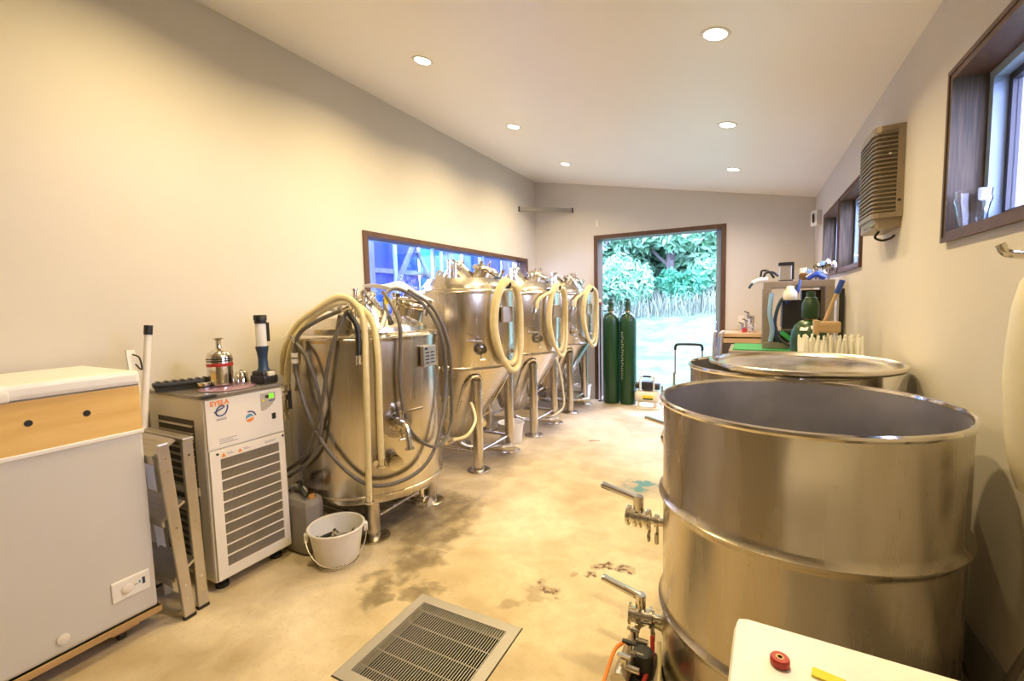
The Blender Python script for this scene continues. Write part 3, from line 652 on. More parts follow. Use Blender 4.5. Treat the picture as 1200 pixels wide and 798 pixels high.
MB().box((.0012, .225, .872), (.001, .036, .007), R=Matrix.Rotation(.25, 3, 'X')).build('sticker_wave', white, up_)
for k in range(7):
    a = 1.75-k*.24; MB().box((.0006, .225+.034*math.cos(a), .872+.034*math.sin(a)), (.0012, .0065, .0085), R=Matrix.Rotation(a-PI/2, 3, 'X')).build('sticker_glyph', ink_blue, up_)
P = [(.292, .895), (.292, .988), (.378, .988), (.378, .945), (.355, .918), (.325, .900)]
cp = MB().prism(P, 0, .0025, 'X').build('control_panel', grey_p, up_); cp.data.materials[0] = mat('panel_beige', (.46,.42,.34), .5)
MB().span((.0025, .340, .955), (.0035, .368, .982)).build('display', lcd_m, cp)
MB().span((.0025, .318, .960), (.0035, .338, .976)).build('display_window', black, cp)
for k in range(3): MB().span((.0025, .338+.013*k, .938), (.004, .346+.013*k, .946)).build('button', blue_p, cp)
MB().span((.0025, .300, .944), (.004, .312, .956)).build('button', yellow_p, cp)
MB().span((0, .352, .835), (.005, .372, .868)).build('power_switch', black, up_)
for y in (.075, .16):
    MB().prism([(y-.012, .704), (y+.012, .704), (y, .724)], .002, .003, 'X').build('warning_sign', orange_p, lo)
    MB().span((.002, y+.018, .711), (.0026, y+.055, .714)).build('print_line', ink, lo)
    MB().span((.002, y+.018, .718), (.0026, y+.045, .721)).build('print_line', ink, lo)
for z in (.70, .707): MB().span((.002, W-.13, z+.01), (.0026, W-.065, z+.013)).build('print_line', ink, lo)
# side louvres
sv = MB().span((-.44, -.003, .16), (-.10, .006, .90)).build('side_panel', hole_m, ch)
for k in range(18): MB().box((-.27, -.006, .19+.04*k), (.33, .014, .004), R=Matrix.Rotation(.6, 3, 'X')).build('louvre', fins_m, sv)
for z in (.53,): MB().span((-.45, -.008, z-.02), (-.09, .002, z+.02)).build('louvre_divider', ivory, sv)

# things on the chiller
TZ = 1.030
film = MB().lathe([(.001, 0), (.135, 0), (.138, .003), (.132, .005), (.001, .0045)], 40).build('plastic_disc', purple_f, None, (-2.53, 1.44, TZ+.0004)); tag(film, 'shiny purple plastic disc lying on the chiller top', 'disc')
sb = thing('steel_sample_bottle', (-2.61, 1.455, TZ+.0052), 'small stainless bottle with a narrow neck and red band on the chiller', 'bottle')
sb.scale = (1.12,)*3
MB().lathe([(.001, 0), (.050, 0), (.056, .006), (.056, .145), (.050, .162), (.032, .176), (.015, .186), (.012, .20), (.012, .225), (.022, .232), (.022, .237), (.009, .237), (.008, .18)], 36).build('body', chrome, sb)
MB().lathe([(.0568, .098), (.0572, .10), (.0572, .112), (.0568, .114)], 36).build('red_band', red_p, sb)
for z in (.122, .132): MB().lathe([(.0567, z), (.0571, z+.001), (.0571, z+.005), (.0567, z+.006)], 36).build('grey_band', dark_metal, sb)
cu = thing('steel_cup', (-2.60, 1.563, TZ+.0052), 'small stainless cup upside down beside the red-banded bottle', 'cup')
cu.scale = (.95,)*3
MB().lathe([(.040, 0), (.042, .002), (.033, .062), (.028, .068), (.001, .07)], 30).build('body', chrome, cu); MB().lathe([(.001, .07), (.008, .07), (.008, .078), (.001, .08)], 12).build('knob', chrome, cu)
rs = MB().span((-.03, -.016, 0), (.03, .016, .006), .003).build('red_clip', red_p, None, (-2.555, 1.625, TZ)); rs.rotation_euler = (0,0,.6); tag(rs, 'small red clip on the chiller next to the steel cup', 'clip')
cp_ = thing('jar_stopper', (-2.60, 1.36, TZ), 'small round steel stopper lying next to the red-banded bottle', 'stopper')
MB().lathe([(.026, 0), (.026, .022), (.032, .024), (.032, .034), (.028, .038), (.001, .038)], 28).build('cap', chrome, cp_); MB().lathe([(.025, .010), (.029, .012), (.029, .018), (.025, .02)], 28).build('seal', rubber, cp_)
br = thing('scrubbing_brush', (-2.72, 1.315, TZ+.0005), 'black brush block with a ribbed back lying on the chiller', 'brush', rz=1.25)
MB().span((-.13, -.035, .022), (.13, .035, .05), .012).build('block', black, br)
MB().span((-.12, -.03, 0), (.12, .03, .023)).build('bristles', rubber, br)
for k in range(7): MB().span((-.105+.035*k-.008, -.03, .049), (-.105+.035*k+.008, .03, .055)).build('rib', black, br)
wl = thing('cordless_worklight', (-2.47, 1.615, TZ), 'cordless work light with frosted tube, navy grip and black battery on the chiller', 'work light')
wl.scale = (1.2,)*3
b_ = MB().span((-.055, -.038, 0), (.055, .038, .042), .012).span((-.045, -.034, .03), (.045, .034, .062), .012).build('battery', black, wl)
MB().span((.040, -.015, .038), (.058, .02, .058), .003).build('battery_label', plastic_w, b_)
MB().lathe([(.030, .06), (.022, .075), (.020, .12), (.024, .15), (.028, .165), (.028, .178), (.001, .178)], 24).build('grip', navy, wl)
MB().lathe([(.024, .178), (.024, .285), (.001, .285)], 24).build('lens_tube', worklight_m, wl)
MB().lathe([(.001, .285), (.026, .285), (.026, .300), (.0285, .302), (.0285, .322), (.026, .326), (.001, .326)], 24).build('cap', black, wl)
MB().span((.018, .016, .20), (.026, .026, .29)).build('hook_clip', black, wl)
# chiller connection next to it
vf = thing('pipe_valve', (-2.42, CY1+.03, .86), 'chrome ball valve with black lever on the chiller outlet beside the tank hoses', 'valve')
mb = MB(); mb.cyl((-.06, 0, 0), (.02, 0, 0), .016).cyl((.0, 0, -.05), (0, 0, .07), .018).cyl((0,0,.06), (0,0,.09), .025).cyl((0,0,-.06),(0,0,-.03),.024).cyl((-.10,-.03,0),(-.05,0,0),.012); mb.build('body', chrome, vf)
MB().box((.03, .02, .06), (.02, .015, .11), bev=.004).build('lever', black, vf)

# ladder, sticks
la = thing('step_ladder', (-2.34, 1.10, 0), 'folded aluminium step ladder squeezed between freezer and chiller', 'ladder')
def rail(x, y0, y1, z1, nm):
    a = Vector((x, y0, 0)); b = Vector((x, y1, z1)); R = (b-a).to_track_quat('Z', 'X').to_matrix()
    mb = MB(); mb.box((a+b)/2, (.048, .024, (b-a).length), R=R, bev=.006); o = mb.build(nm, alu, la)
    MB().box(a+(b-a).normalized()*.009, (.052, .028, .018), R=R, bev=.004).build('foot_cap', rubber, o)
    for t in (.12, .2, .47, .53, .85, .92):
        q = a+(b-a)*t; MB().cyl(q-Vector((.022, 0, 0))*0+R @ Vector((.0, -.012, 0)), q+R @ Vector((0, -.015, 0)), .006, seg=8).build('rivet', chrome, o)
for x in (0, -.40):
    rail(x, -.02, -.075, .86, 'front_rail'); rail(x-.02, .05, .035, .84, 'rear_rail')
for z, k in ((.22, 0), (.52, 1), (.82, 2)):
    y = -.03-.055*z/.86
    R = Matrix.Rotation(.55, 3, 'X')
    mb = MB(); mb.box((-.20, y+.02, z+.01), (.38, .11, .012), R=R); mb.box((-.20, y-.025, z-.03), (.38, .008, .04)); s = mb.build('step', alu, la)
    for q in range(3): MB().box((-.20, y+.02-.02+.02*q, z+.017-.0126+.0122*q), (.37, .006, .004), R=R).build('tread_ridge', alu, s)
MB().box((-.21, .03, .85), (.44, .05, .02), bev=.004).build('rear_top_bar', alu, la)
MB().box((-.21, .045, .50), (.40, .02, .03)).build('rear_cross_bar', alu, la)
MB().box((-.21, .05, .20), (.40, .02, .03)).build('rear_cross_bar', alu, la)
st = thing('mop_handle', (-2.74, 1.035, 0), 'white pole with a black end cap leaning behind the step ladder', 'pole')
a = Vector((0, 0, 0)); b = Vector((-.012, .16, 1.38))
MB().cyl(a, b, .0155, seg=14).build('pole', plastic_w, st); dd = (b-a).normalized(); MB().cyl(b-dd*.045, b+dd*.004, .019, seg=14).build('end_cap', black, st)
st = thing('wooden_batten', (-2.62, 1.125, 0), 'pale flat batten with a black cord loop leaning beside the white pole', 'batten')
R = Vector((-.18, .0, 1.28)).to_track_quat('Z', 'X').to_matrix()
MB().box((-.09, 0, .635), (.012, .036, 1.265), R=R).build('batten', peg_m, st); MB().tube([(-.155, .0, 1.24), (-.14, .022, 1.22), (-.13, .024, 1.16), (-.145, .005, 1.19)], .004, 6).build('cord_loop', black, st)

# ------------------------------------------------------------------ floor things
def bucket(loc, rt, rb, h, label, cat='bucket', handle=True, m=plastic_w, rz=0, group='white buckets on the floor'):
    o = thing('bucket', loc, label, cat, group, rz)
    MB().lathe([(.001, 0), (rb, 0), (rb+.003, .004), (rt-.004, h-.02), (rt+.004, h-.018), (rt+.008, h-.004), (rt+.004, h), (rt-.004, h-.003), (rb-.004, .008), (.001, .008)], 40).build('shell', m, o)
    if handle:
        for s in (1, -1): MB().box((s*(rt+.010), 0, h-.045), (.022, .04, .045), bev=.005).build('ear', m, o)
        n = 14; MB().tube([((rt+.014)*math.cos(PI*k/n), -(rt+.02)*math.sin(PI*k/n), h-.04-.13*math.sin(PI*k/n)) for k in range(n+1)], .003, 6, 1).build('wire_handle', chrome, o)
    return o
bucket((-2.085, 1.735, 0), .150, .112, .215, 'white bucket of fittings in front of the straight-sided tank', rz=.9)
for k, (x, y, az, ln) in enumerate(((-.02, .01, 20, .11), (.03, .03, 80, .12), (.02, -.04, 140, .10), (-.05, -.03, 50, .08), (.05, 0, 10, .09))):
    o = thing('pipe_fitting', (-2.085+x, 1.735+y, .10+.012*k), 'loose steel and black pipe fitting lying in the white bucket', 'fitting', 'fittings in the bucket')
    d = pol(az, 1, .25*(k % 2)); p = Vector((0,0,.012)); m_ = chrome if k % 2 == 0 else black
    MB().cyl(p-d*ln/2, p+d*ln/2, .011, seg=12).build('stem', m_, o); MB().cyl(p+d*ln/2, p+d*(ln/2+.016), .020, seg=14).cyl(p-d*(ln/2+.016), p-d*ln/2, .020, seg=14).build('flange', chrome if k != 3 else black, o)
w_ = MB().lathe([(.001, 0), (.118, 0), (.121, .09), (.001, .095)], 32).build('rinse_water', mat('dark_rinse_water', (.20,.18,.15), .1), None, (-2.085, 1.735, .012)); tag(w_, 'murky rinse water in the bucket of fittings', 'water')
bucket((-2.21, 4.12, 0), .135, .105, .215, 'white bucket between the first two cone-bottomed fermenters', handle=False)
bk = thing('plastic_tub', (-2.17, 6.27, 0), 'pale square tub on the floor behind the fermenter by the doorway', 'tub')
mb = MB(); P0 = [(-.085,-.085),(.085,-.085),(.085,.085),(-.085,.085)]
mb.add([(x, y, 0) for x, y in P0]+[(x*1.25, y*1.25, .24) for x, y in P0]+[(x*1.2, y*1.2, .24) for x, y in P0]+[(x*.95, y*.95, .01) for x, y in P0], [(0,3,2,1)]+[(i,(i+1)%4,4+(i+1)%4,4+i) for i in range(4)]+[(4+i,4+(i+1)%4,8+(i+1)%4,8+i) for i in range(4)]+[(8+i,8+(i+1)%4,12+(i+1)%4,12+i) for i in range(4)]+[(12,13,14,15)]); mb.build('shell', plastic_w, bk)
MB().span((-.112, -.112, .228), (-.100, .112, .246)).span((.100, -.112, .228), (.112, .112, .246)).span((-.112, -.112, .228), (.112, -.100, .246)).span((-.112, .100, .228), (.112, .112, .246)).build('rim', plastic_w, bk)
jc = thing('jerrycan', (-2.375, 1.737, 0), 'grey plastic jerrycan standing between the chiller and the bucket', 'jerrycan')
MB().span((-.17, -.07, 0), (.12, .07, .34), .045).build('body', grey_p, jc)
MB().tube([(.04, 0, .33), (.03, 0, .375), (-.06, 0, .38), (-.08, 0, .33)], .014, 8).build('handle', grey_p, jc)
MB().cyl((.085, 0, .33), (.085, 0, .365), .026, seg=18).build('screw_cap', copper, jc)
MB().tube([(-.10, 0, .34), (-.04, .02, .40), (.04, -.03, .395), (.10, -.04, .36)], .012, 8).build('spout_tube', black, jc)

# ------------------------------------------------------------------ kettles on the window side
def drum(loc, R, h, label):
    t = thing('steel_drum', loc, label, 'drum', 'open stainless drums')
    z1, z2 = h*.295, h*.672
    prof = [(.001, .012), (R-.02, .012), (R-.004, 0), (R+.004, .004), (R+.004, .018), (R-.002, .024), (R, .04)]
    for z in (z1, z2): prof += [(R, z-.030), (R+.003, z-.016), (R+.015, z-.004), (R+.016, z+.004), (R+.003, z+.016), (R, z+.030)]
    prof += [(R, h-.02)]
    MB().lathe(prof, 96).build('shell', steel_drum, t)
    MB().lathe([(R-.004, h-.012), (R-.004, .03), (R-.03, .022), (.001, .02)], 96).build('inner_wall', steel_in, t)
    MB().lathe([(R-.005, h-.012), (R-.003, h-.003), (R+.003, h), (R+.010, h-.004), (R+.012, h-.012), (R+.008, h-.020), (R, h-.022)], 96).build('rolled_rim', chrome, t)
    return t
DR = (.145, 1.815, 0); RD = .435
dr = drum(DR, RD, 1.10, 'nearer open stainless drum with two ball valves on its side')
def drum_valve(t, az, z, R, h_az, nm='drum_valve', ext=.135):
    d = pol(az, 1, 0); p = pol(az, R, z); zu = Vector((0,0,1)); s = d.cross(zu)
    mb = MB(); mb.lathe([(.0, 0), (.05, .0), (.05, .004), (.03, .008)], 24, p-d*.003, d.to_track_quat('Z','Y').to_matrix()); mb.cyl(p-d*.02, p+d*.035, .017); 
    for k in (.03, ext-.05): mb.cyl(p+d*k, p+d*(k+.014), .027, seg=20)
    mb.cyl(p+d*.02, p+d*(ext-.03), .014); v = mb.build(nm, chrome, t)
    mb = MB(); c = p+d*ext; mb.cyl(c-d*.04, c+d*.04, .029, seg=20)
    for k in (-.045, -.015, .006, .036): mb.cyl(c+d*k, c+d*(k+.010), .041, seg=20)
    mb.build('valve_body', chrome, v)
    tp = c+zu*.075; h = pol(h_az, 1, 0)
    mb = MB(); mb.cyl(c+zu*.02, tp-zu*.01, .010, seg=12); mb.cyl(tp-zu*.045, tp-zu*.03, .02, seg=14); mb.build('stem', chrome, v)
    R2 = Matrix.Rotation(math.radians(h_az), 3, 'Z') @ Matrix.Rotation(-.16, 3, 'Y')
    mb = MB(); mb.box(tp+R2 @ Vector((.075, 0, .004)), (.19, .030, .024), R=R2, bev=.010); mb.cyl(tp-zu*.03, tp+zu*.016, .021, seg=20); mb.build('lever', chrome, v)
    for k in (.037, ext-.043):
        q = p+d*k; mb = MB(); mb.tube([q-zu*.02+s*.01, q-zu*.05+s*.012, q-zu*.06], .006, 8)
        if k > .04: mb.tube([q-zu*.06+s*.012*math.cos(a)+zu*.016*(math.sin(a)-1) for a in [2*PI*i/10 for i in range(10)]], .005, 6, 2, True)
        else: mb.cyl(q-zu*.055, q-zu*.095, .009, seg=10)
        mb.build('clamp_wing', chrome, v)
drum_valve(dr, 176, .55, RD, 172, ext=.112)
drum_valve(dr, 186, .185, RD, 172, ext=.085)
# hose manifold at the foot of the drum
mf = thing('pump_manifold', (-.385, 1.66, 0), 'cluster of small valves, red and cream hoses beside the foot of the nearer drum', 'manifold')
MB().span((-.05, -.17, 0), (.08, .10, .05), .01).build('pump_base', dark_metal, mf)
MB().cyl((-.01, -.16, .10), (.0, .06, .10), .030, seg=18).build('manifold_pipe', alu, mf)
for k in range(3):
    y = -.12+.075*k; o = MB().cyl((0, y, .10), (.0, y, .165), .013, seg=12).cyl((-.0, y, .13), (.055, y, .13), .012, seg=12).build('tap', chrome, mf)
    MB().box((.0, y, .17), (.05, .014, .010), bev=.003).build('tap_lever', black if k == 1 else chrome, o)
MB().cyl((.05, -.03, .05), (.05, -.03, .14), .036, seg=18).build('pump_head', black, mf)
MB().tube([(.0, .06, .10), (.0, .10, .13), (.04, .11, .16), (.10, .09, .165)], .012, 10).build('suction_hose', cream_hose, mf)
MB().tube([(.07, .04, .16), (.075, .0, .10), (.06, -.10, .06), (.05, -.22, .02)], .008, 8).build('red_hose', red_p, mf)
MB().tube([(.10, .02, .16), (.11, -.04, .10), (.12, -.14, .05), (.13, -.25, .02)], .007, 8).build('cream_tube', cream_hose, mf)
MB().tube([(-.03, .05, .10), (-.06, -.02, .10), (-.07, -.12, .06), (-.08, -.25, .02)], .007, 8).build('orange_tube', orange_p, mf)

D2 = (.135, 2.775, 0)
dr2 = drum(D2, RD, 1.10, 'farther open stainless drum with a loose round lid resting across it')
drum_valve(dr2, 170, .60, RD, 165)
# wall side fittings of the near drum
wf = MB().cyl((0, 0, 0), (.045, .02, 0), .026, seg=18).cyl((.04, .018, 0), (.055, .024, 0), .036, seg=18).build('drum_bung', plastic_w, dr, tuple(pol(12, RD-.005, .56)))
wf = MB().cyl((0, 0, 0), (.03, .01, 0), .02, seg=18).cyl((.025, .008, -.05), (.025, .008, .02), .018, seg=18).build('drum_bung', plastic_w, dr, tuple(pol(12, RD-.005, .44)))
ld = thing('drum_lid', (.222, 2.66, 1.103), 'round stainless lid resting askew on the farther drum', 'lid'); LR = .405
MB().lathe([(.001, .006), (LR-.10, .006), (LR-.085, .012), (LR-.055, .018), (LR-.04, .010), (LR-.022, .010), (LR-.010, .028), (LR, .034), (LR+.010, .030), (LR+.012, .018), (LR+.004, .008), (LR-.02, .0), (.001, .0)], 96).build('lid_plate', mat('satin_lid', (.76,.71,.64), .24, 1, rvar=.05), ld)

# ------------------------------------------------------------------ gas cylinders
def cylinder(loc, label, letters):
    t = thing('gas_cylinder', loc, label, 'gas cylinder', 'green gas cylinders', 0)
    MB().lathe([(.001, .015), (.09, .0), (.112, .008), (.116, .03), (.116, 1.16), (.110, 1.21), (.092, 1.255), (.062, 1.285), (.038, 1.295), (.001, 1.296)], 48).build('body', green_cyl, t)
    MB().lathe([(.034, 1.29), (.034, 1.315), (.030, 1.32), (.001, 1.32)], 24).build('neck_collar', copper, t)
    MB().lathe([(.040, 1.315), (.046, 1.32), (.046, 1.335), (.038, 1.345), (.034, 1.42), (.040, 1.43), (.036, 1.445), (.028, 1.45), (.028, 1.485), (.001, 1.488)], 20).build('valve_cap', green_d, t)
    if letters:
        rnd = random.Random(4); z = 1.02
        while z > .36:
            s = rnd.uniform(.018, .028); az = letters+rnd.uniform(-1, 1)
            MB().box(pol(az, .1166, z), (.001, .034, .006), math.radians(az)).box(pol(az+(6 if rnd.random() > .5 else -6), .1166, z-s*.4), (.001, .006, s), math.radians(az)).build('stencil_glyph', ink_white, t)
            z -= s+.012
        MB().prism([(-.018, 0), (.018, 0), (0, .032)], .1165, .1172, 'X').build('warning_mark', copper, t).matrix_local = Matrix.Translation((0, 0, 1.03)) @ Matrix.Rotation(math.radians(letters-14), 4, 'Z')
    return t
cylinder((-1.755, 6.36, 0), 'plain tall green gas cylinder next to the last fermenter, in the doorway', 0)
cylinder((-1.52, 6.37, 0), 'tall green gas cylinder with white stencilled lettering, next to the compressor', -118)
rg = thing('gas_regulator', (-1.925, 6.40, 0), 'small round pressure gauge on a thin stand by the green cylinders', 'gauge')
MB().cyl((0, 0, .012), (0, 0, 1.44), .010, seg=10).cyl((0,0,0),(0,0,.012),.04, seg=20).build('stand_pipe', dark_metal, rg)
g = MB().cyl((.0, -.02, 1.47), (.0, .01, 1.47), .036, seg=22).build('gauge_case', dark_metal, rg); MB().cyl((0, -.022, 1.47), (0, -.019, 1.47), .030, seg=22).build('gauge_face', plastic_w, g)
MB().cyl((-.03, 0, 1.42), (.03, 0, 1.42), .012, seg=10).build('fitting', red_p, rg)
c3 = cylinder((.365, 3.72, 0), 'green gas cylinder with a pale label on its shoulder behind the drums', 0)
MB().lathe([(.045, 1.30), (.052, 1.31), (.052, 1.40), (.040, 1.43), (.020, 1.435)], 24).build('guard_ring', green_d, c3)
for az, z in ((-115, 1.235), (-80, 1.245)):
    Rm = Matrix.Rotation(math.radians(az), 3, 'Z') @ Matrix.Rotation(-.75, 3, 'Y'); MB().box(pol(az, .103, z), (.002, .045, .03), R=Rm).build('paper_label', peg_m, c3)

# compressor
cm = thing('air_compressor', (-1.23, 6.28, 0), 'small cream air compressor with black motor and loop handle by the doorway', 'compressor')
prof = [(.001, -.17), (.05, -.168), (.085, -.14), (.09, -.11), (.09, .11), (.085, .14), (.05, .168), (.001, .17)]
MB().lathe(prof, 32, (0, 0, .145), Matrix.Rotation(PI/2, 3, 'Y')).build('tank', ivory, cm)
MB().box((.02, -.089, .145), (.15, .008, .05)).build('yellow_label', yellow_p, cm)
MB().box((.02, -.0935, .125), (.13, .003, .02)).build('label_print', black, cm)
for x in (-.11, .11): MB().span((x-.02, -.07, 0), (x+.02, .07, .07)).build('foot', ivory, cm)
MB().span((-.075, -.07, .235), (.075, .07, .36), .025).build('motor', black, cm)
MB().cyl((-.16, 0, .29), (-.10, 0, .29), .05, seg=20).cyl((.10, 0, .29), (.16, 0, .29), .05, seg=20).build('cylinder_head', black, cm)
MB().tube([(-.09, -.05, .235), (-.09, -.05, .40), (-.06, -.05, .425), (.06, -.05, .425), (.09, -.05, .40), (.09, -.05, .235)], .011, 8, 3).build('handle', ivory, cm)
MB().cyl((-.05, -.05, .425), (.05, -.05, .425), .015, seg=12).build('grip', black, cm)
MB().tube([(.15, -.08, .12), (.22, -.12, .05), (.12, -.18, .015), (-.05, -.20, .012), (-.15, -.22, .012)], .008, 8).build('air_line', pale_hose, cm)
MB().cyl((.19, 0, .02), (.19, 0, .30), .016, seg=12).cyl((.155, 0, .06), (.20, 0, .06), .02, seg=12).build('drain_tube', grey_p, cm)
# hand truck
ht = thing('hand_truck', (-.615, 5.45, 0), 'folding hand truck with a black grip standing by the doorway', 'hand truck')
for x in (-.155, .155): MB().cyl((x, .0, .10), (x, .0, .62), .014, seg=12).cyl((x*.93, 0, .6), (x*.93, 0, .90), .009, seg=12).build('upright', alu, ht)
MB().tube([(-.145, 0, .88), (-.14, 0, .925), (-.10, 0, .945), (.10, 0, .945), (.14, 0, .925), (.145, 0, .88)], .015, 10, 4).build('grip', rubber, ht)
for z in (.2, .42): MB().cyl((-.155, 0, z), (.155, 0, z), .010, seg=10).build('cross_bar', alu, ht)
MB().span((-.17, -.24, .012), (.17, .02, .024)).build('toe_plate', alu, ht)
for x in (-.19, .19):
    w_ = MB().cyl((x-.02, .05, .085), (x+.02, .05, .085), .085, seg=24).build('wheel', rubber, ht); MB().cyl((x-.022, .05, .085), (x+.022, .05, .085), .035, seg=16).build('hub', plastic_w, w_)
MB().span((-.16, -.012, .10), (.16, .012, .135)).build('axle_bar', dark_metal, ht)

# ------------------------------------------------------------------ work bench and bottling machine in the corner
wb = thing('work_bench', (.12, 6.18, 0), 'dark wooden cabinet bench with a pale timber top against the end wall', 'bench')
MB().span((-.45, -.27, 1.00), (.52, .30, 1.045), .004).build('bench_top', bench_w, wb)
MB().span((-.43, -.25, 0), (.50, .28, 1.0)).build('carcass', cabinet_w, wb)
MB().span((-.43, -.262, .93), (.50, -.25, .985)).build('top_rail', bench_w, wb)
for x in (-.42, .03):
    dd = MB().span((x, -.268, .62), (x+.44, -.25, .915), .004).build('drawer', cabinet_w, wb); MB().span((x+.19, -.278, .74), (x+.25, -.268, .83)).build('latch_plate', mach, dd); MB().cyl((x+.22, -.295, .79), (x+.22, -.276, .79), .018, seg=14).build('knob', chrome, dd)
    dd = MB().span((x, -.268, .05), (x+.44, -.25, .605), .004).build('cupboard_door', cabinet_w, wb); MB().span((x, -.274, .575), (x+.44, -.268, .60)).build('door_rail', mach, dd)
fs = thing('folding_stool', (-.37, 5.68, 0), 'folded tubular metal stool leaning against the bench end', 'stool')
for x, dx in ((-.03, .03), (.03, .05)):
    for yy in (0, .12): MB().tube([(x, yy, .012), (x+dx*.6, yy+.04, .6), (x+dx, yy+.07, 1.03), (x+dx+.02, yy+.08, 1.06)], .012, 10, 4).build('frame_tube', alu, fs)
MB().span((-.01, .0, .60), (.055, .20, .64), .01).build('seat', black, fs)
# tap cluster on bench
tc_ = thing('tap_cluster', (.03, 6.12, 1.045), 'cluster of small beer taps standing on the timber bench top', 'taps')
MB().cyl((0, 0, 0), (0, 0, .20), .014, seg=12).cyl((0,0,0),(0,0,.01),.06, seg=20).build('post', chrome, tc_)
for k, (x, z) in enumerate(((-.05, .19), (-.07, .10), (-.11, .06), (-.02, .14))):
    o = MB().cyl((0, 0, z), (x, -.03, z), .010, seg=10).cyl((x, -.03, z-.03), (x, -.03, z+.04), .014, seg=12).build('tap', chrome, tc_); MB().box((x-.02, -.03, z+.05), (.06, .012, .012), R=Matrix.Rotation(.4, 3, 'Y')).build('tap_lever', black, o)
MB().lathe([(.001, 0), (.03, 0), (.03, .05), (.001, .055)], 18, (-.09, -.05, 0)).build('red_cup', red_p, tc_)

tb = thing('machine_table', (.20, 4.52, 0), 'low steel table with a green cutting mat under the bottling machine', 'table')
MB().span((-.36, -.30, .98), (.42, .30, 1.015), .004).build('table_top', mach, tb)
for x in (-.32, .38):
    for y in (-.26, .26): MB().span((x-.02, y-.02, 0), (x+.02, y+.02, .98)).build('leg', mach, tb)
cmat = MB().span((-.33, -.28, 0), (.10, .27, .012), .004).build('cutting_mat', green_mat, None, (.20, 4.52, 1.015)); tag(cmat, 'bright green cutting mat under the bottling machine', 'mat')
bm_ = thing('bottling_machine', (.28, 4.50, 1.0285), 'steel framed bottling machine with pneumatic cylinder and blue hoses behind the green gas cylinder', 'machine')
for x in (-.16, .27):
    for y in (-.16, .20): MB().span((x-.03, y-.022, 0), (x+.03, y+.022, .50), .003).build('post', mach, bm_)
MB().span((-.19, -.18, .50), (.30, .225, .555), .004).build('top_plate', mach, bm_)
MB().span((-.19, -.185, .0), (.30, -.145, .05), .003).build('base_rail', mach, bm_)
pc = MB().span((-.07, -.10, .555), (.015, -.02, .685), .006).build('pneumatic_cylinder', alu, bm_)
MB().span((-.08, -.11, .685), (.03, -.01, .712), .005).build('end_cap', black, pc); MB().span((-.078, -.108, .555), (.025, -.012, .568), .004).build('end_cap', black, pc)
MB().span((.017, -.09, .57), (.032, -.04, .70)).build('sensor_rail', black, pc)
MB().tube([(-.16, -.14, .575), (-.20, -.15, .572), (-.245, -.155, .560), (-.27, -.16, .545)], .020, 10).build('filler_arm', plastic_w, bm_)
MB().tube([(-.265, -.16, .55), (-.285, -.165, .525), (-.295, -.17, .505)], .010, 8).build('filler_nozzle', navy, bm_)
MB().tube([(-.19, -.13, .59), (-.17, -.13, .63), (-.12, -.12, .63), (-.08, -.11, .60)], .010, 8).build('air_line', black, bm_)
MB().tube([(-.21, -.10, .60), (-.20, -.10, .65), (-.15, -.1, .64), (-.11, -.1, .585)], .009, 8).build('air_line', black, bm_)
hd = MB().span((.065, -.08, .555), (.13, .02, .62), .01).build('valve_block', copper, bm_); MB().cyl((.10, -.03, .62), (.10, -.03, .66), .025, seg=16).build('knob', peg_m, hd)
for k, (x, z) in enumerate(((.15, .625), (.19, .66), (.235, .685), (.275, .665), (.215, .61))):
    o = MB().cyl((x, -.04, .555), (x, -.04, z), .009, seg=10).cyl((x-.025, -.03, z), (x+.03, -.055, z+.012), .018, seg=14).cyl((x+.025, -.05, z+.01), (x+.036, -.058, z+.014), .026, seg=14).build('gauge_valve', chrome, bm_)
    MB().lathe([(.001, 0), (.018, 0), (.020, .006), (.018, .014), (.001, .016)], 16, (x-.01, -.062, z+.004), Matrix.Rotation(PI/2, 3, 'X')).build('gauge_face', chrome if k % 2 else lt_blue, o)
MB().tube([(.12, -.12, .57), (.18, -.13, .60), (.24, -.12, .57)], .022, 8).build('blue_line', blue_p, bm_)
MB().tube([(.05, -.17, .52), (.02, -.19, .44), (-.06, -.20, .40), (-.10, -.20, .25), (-.09, -.19, .12), (-.05, -.17, .04)], .013, 8).build('blue_line', navy, bm_)
MB().tube([(.07, -.17, .56), (.05, -.20, .46), (.0, -.20, .40), (-.03, -.20, .38)], .011, 8).build('blue_line', blue_p, bm_)
MB().lathe([(.001, 0), (.045, 0), (.05, .01), (.05, .06), (.03, .085), (.025, .11), (.001, .115)], 24, (-.0, -.21, .40)).build('filter_bowl', plastic_w, bm_)
MB().span((-.05, -.15, .165), (.12, .08, .40), .01).build('motor_box', black, bm_)
MB().lathe([(.001, 0), (.03, 0), (.032, .02), (.032, .16), (.02, .20), (.012, .205), (.012, .24), (.001, .24)], 20, (.17, -.10, .18)).build('blue_bottle', navy, bm_)
MB().span((-.06, -.18, .13), (.20, .05, .16), .004).build('drip_tray', chrome, bm_)
MB().box((-.01, -.19, .10), (.12, .01, .035), R=Matrix.Rotation(.7, 3, 'Y')).build('green_tag', green_mat, bm_)
MB().tube([(-.10, -.16, .20), (-.06, -.20, .08), (.05, -.25, .016), (.18, -.26, .016), (.25, -.2, .03)], .011, 8).build('black_cable', rubber, bm_)
MB().tube([(-.13, -.19, .46), (-.14, -.21, .30), (-.12, -.21, .16), (-.13, -.20, .06)], .018, 8).build('clear_hose', lt_blue, bm_)
MB().span((.10, .06, .10), (.24, .18, .48), .01).build('control_box', dark_metal, bm_)
MB().span((-.12, -.10, .02), (.25, .15, .13)).build('base_box', cabinet_w, bm_)

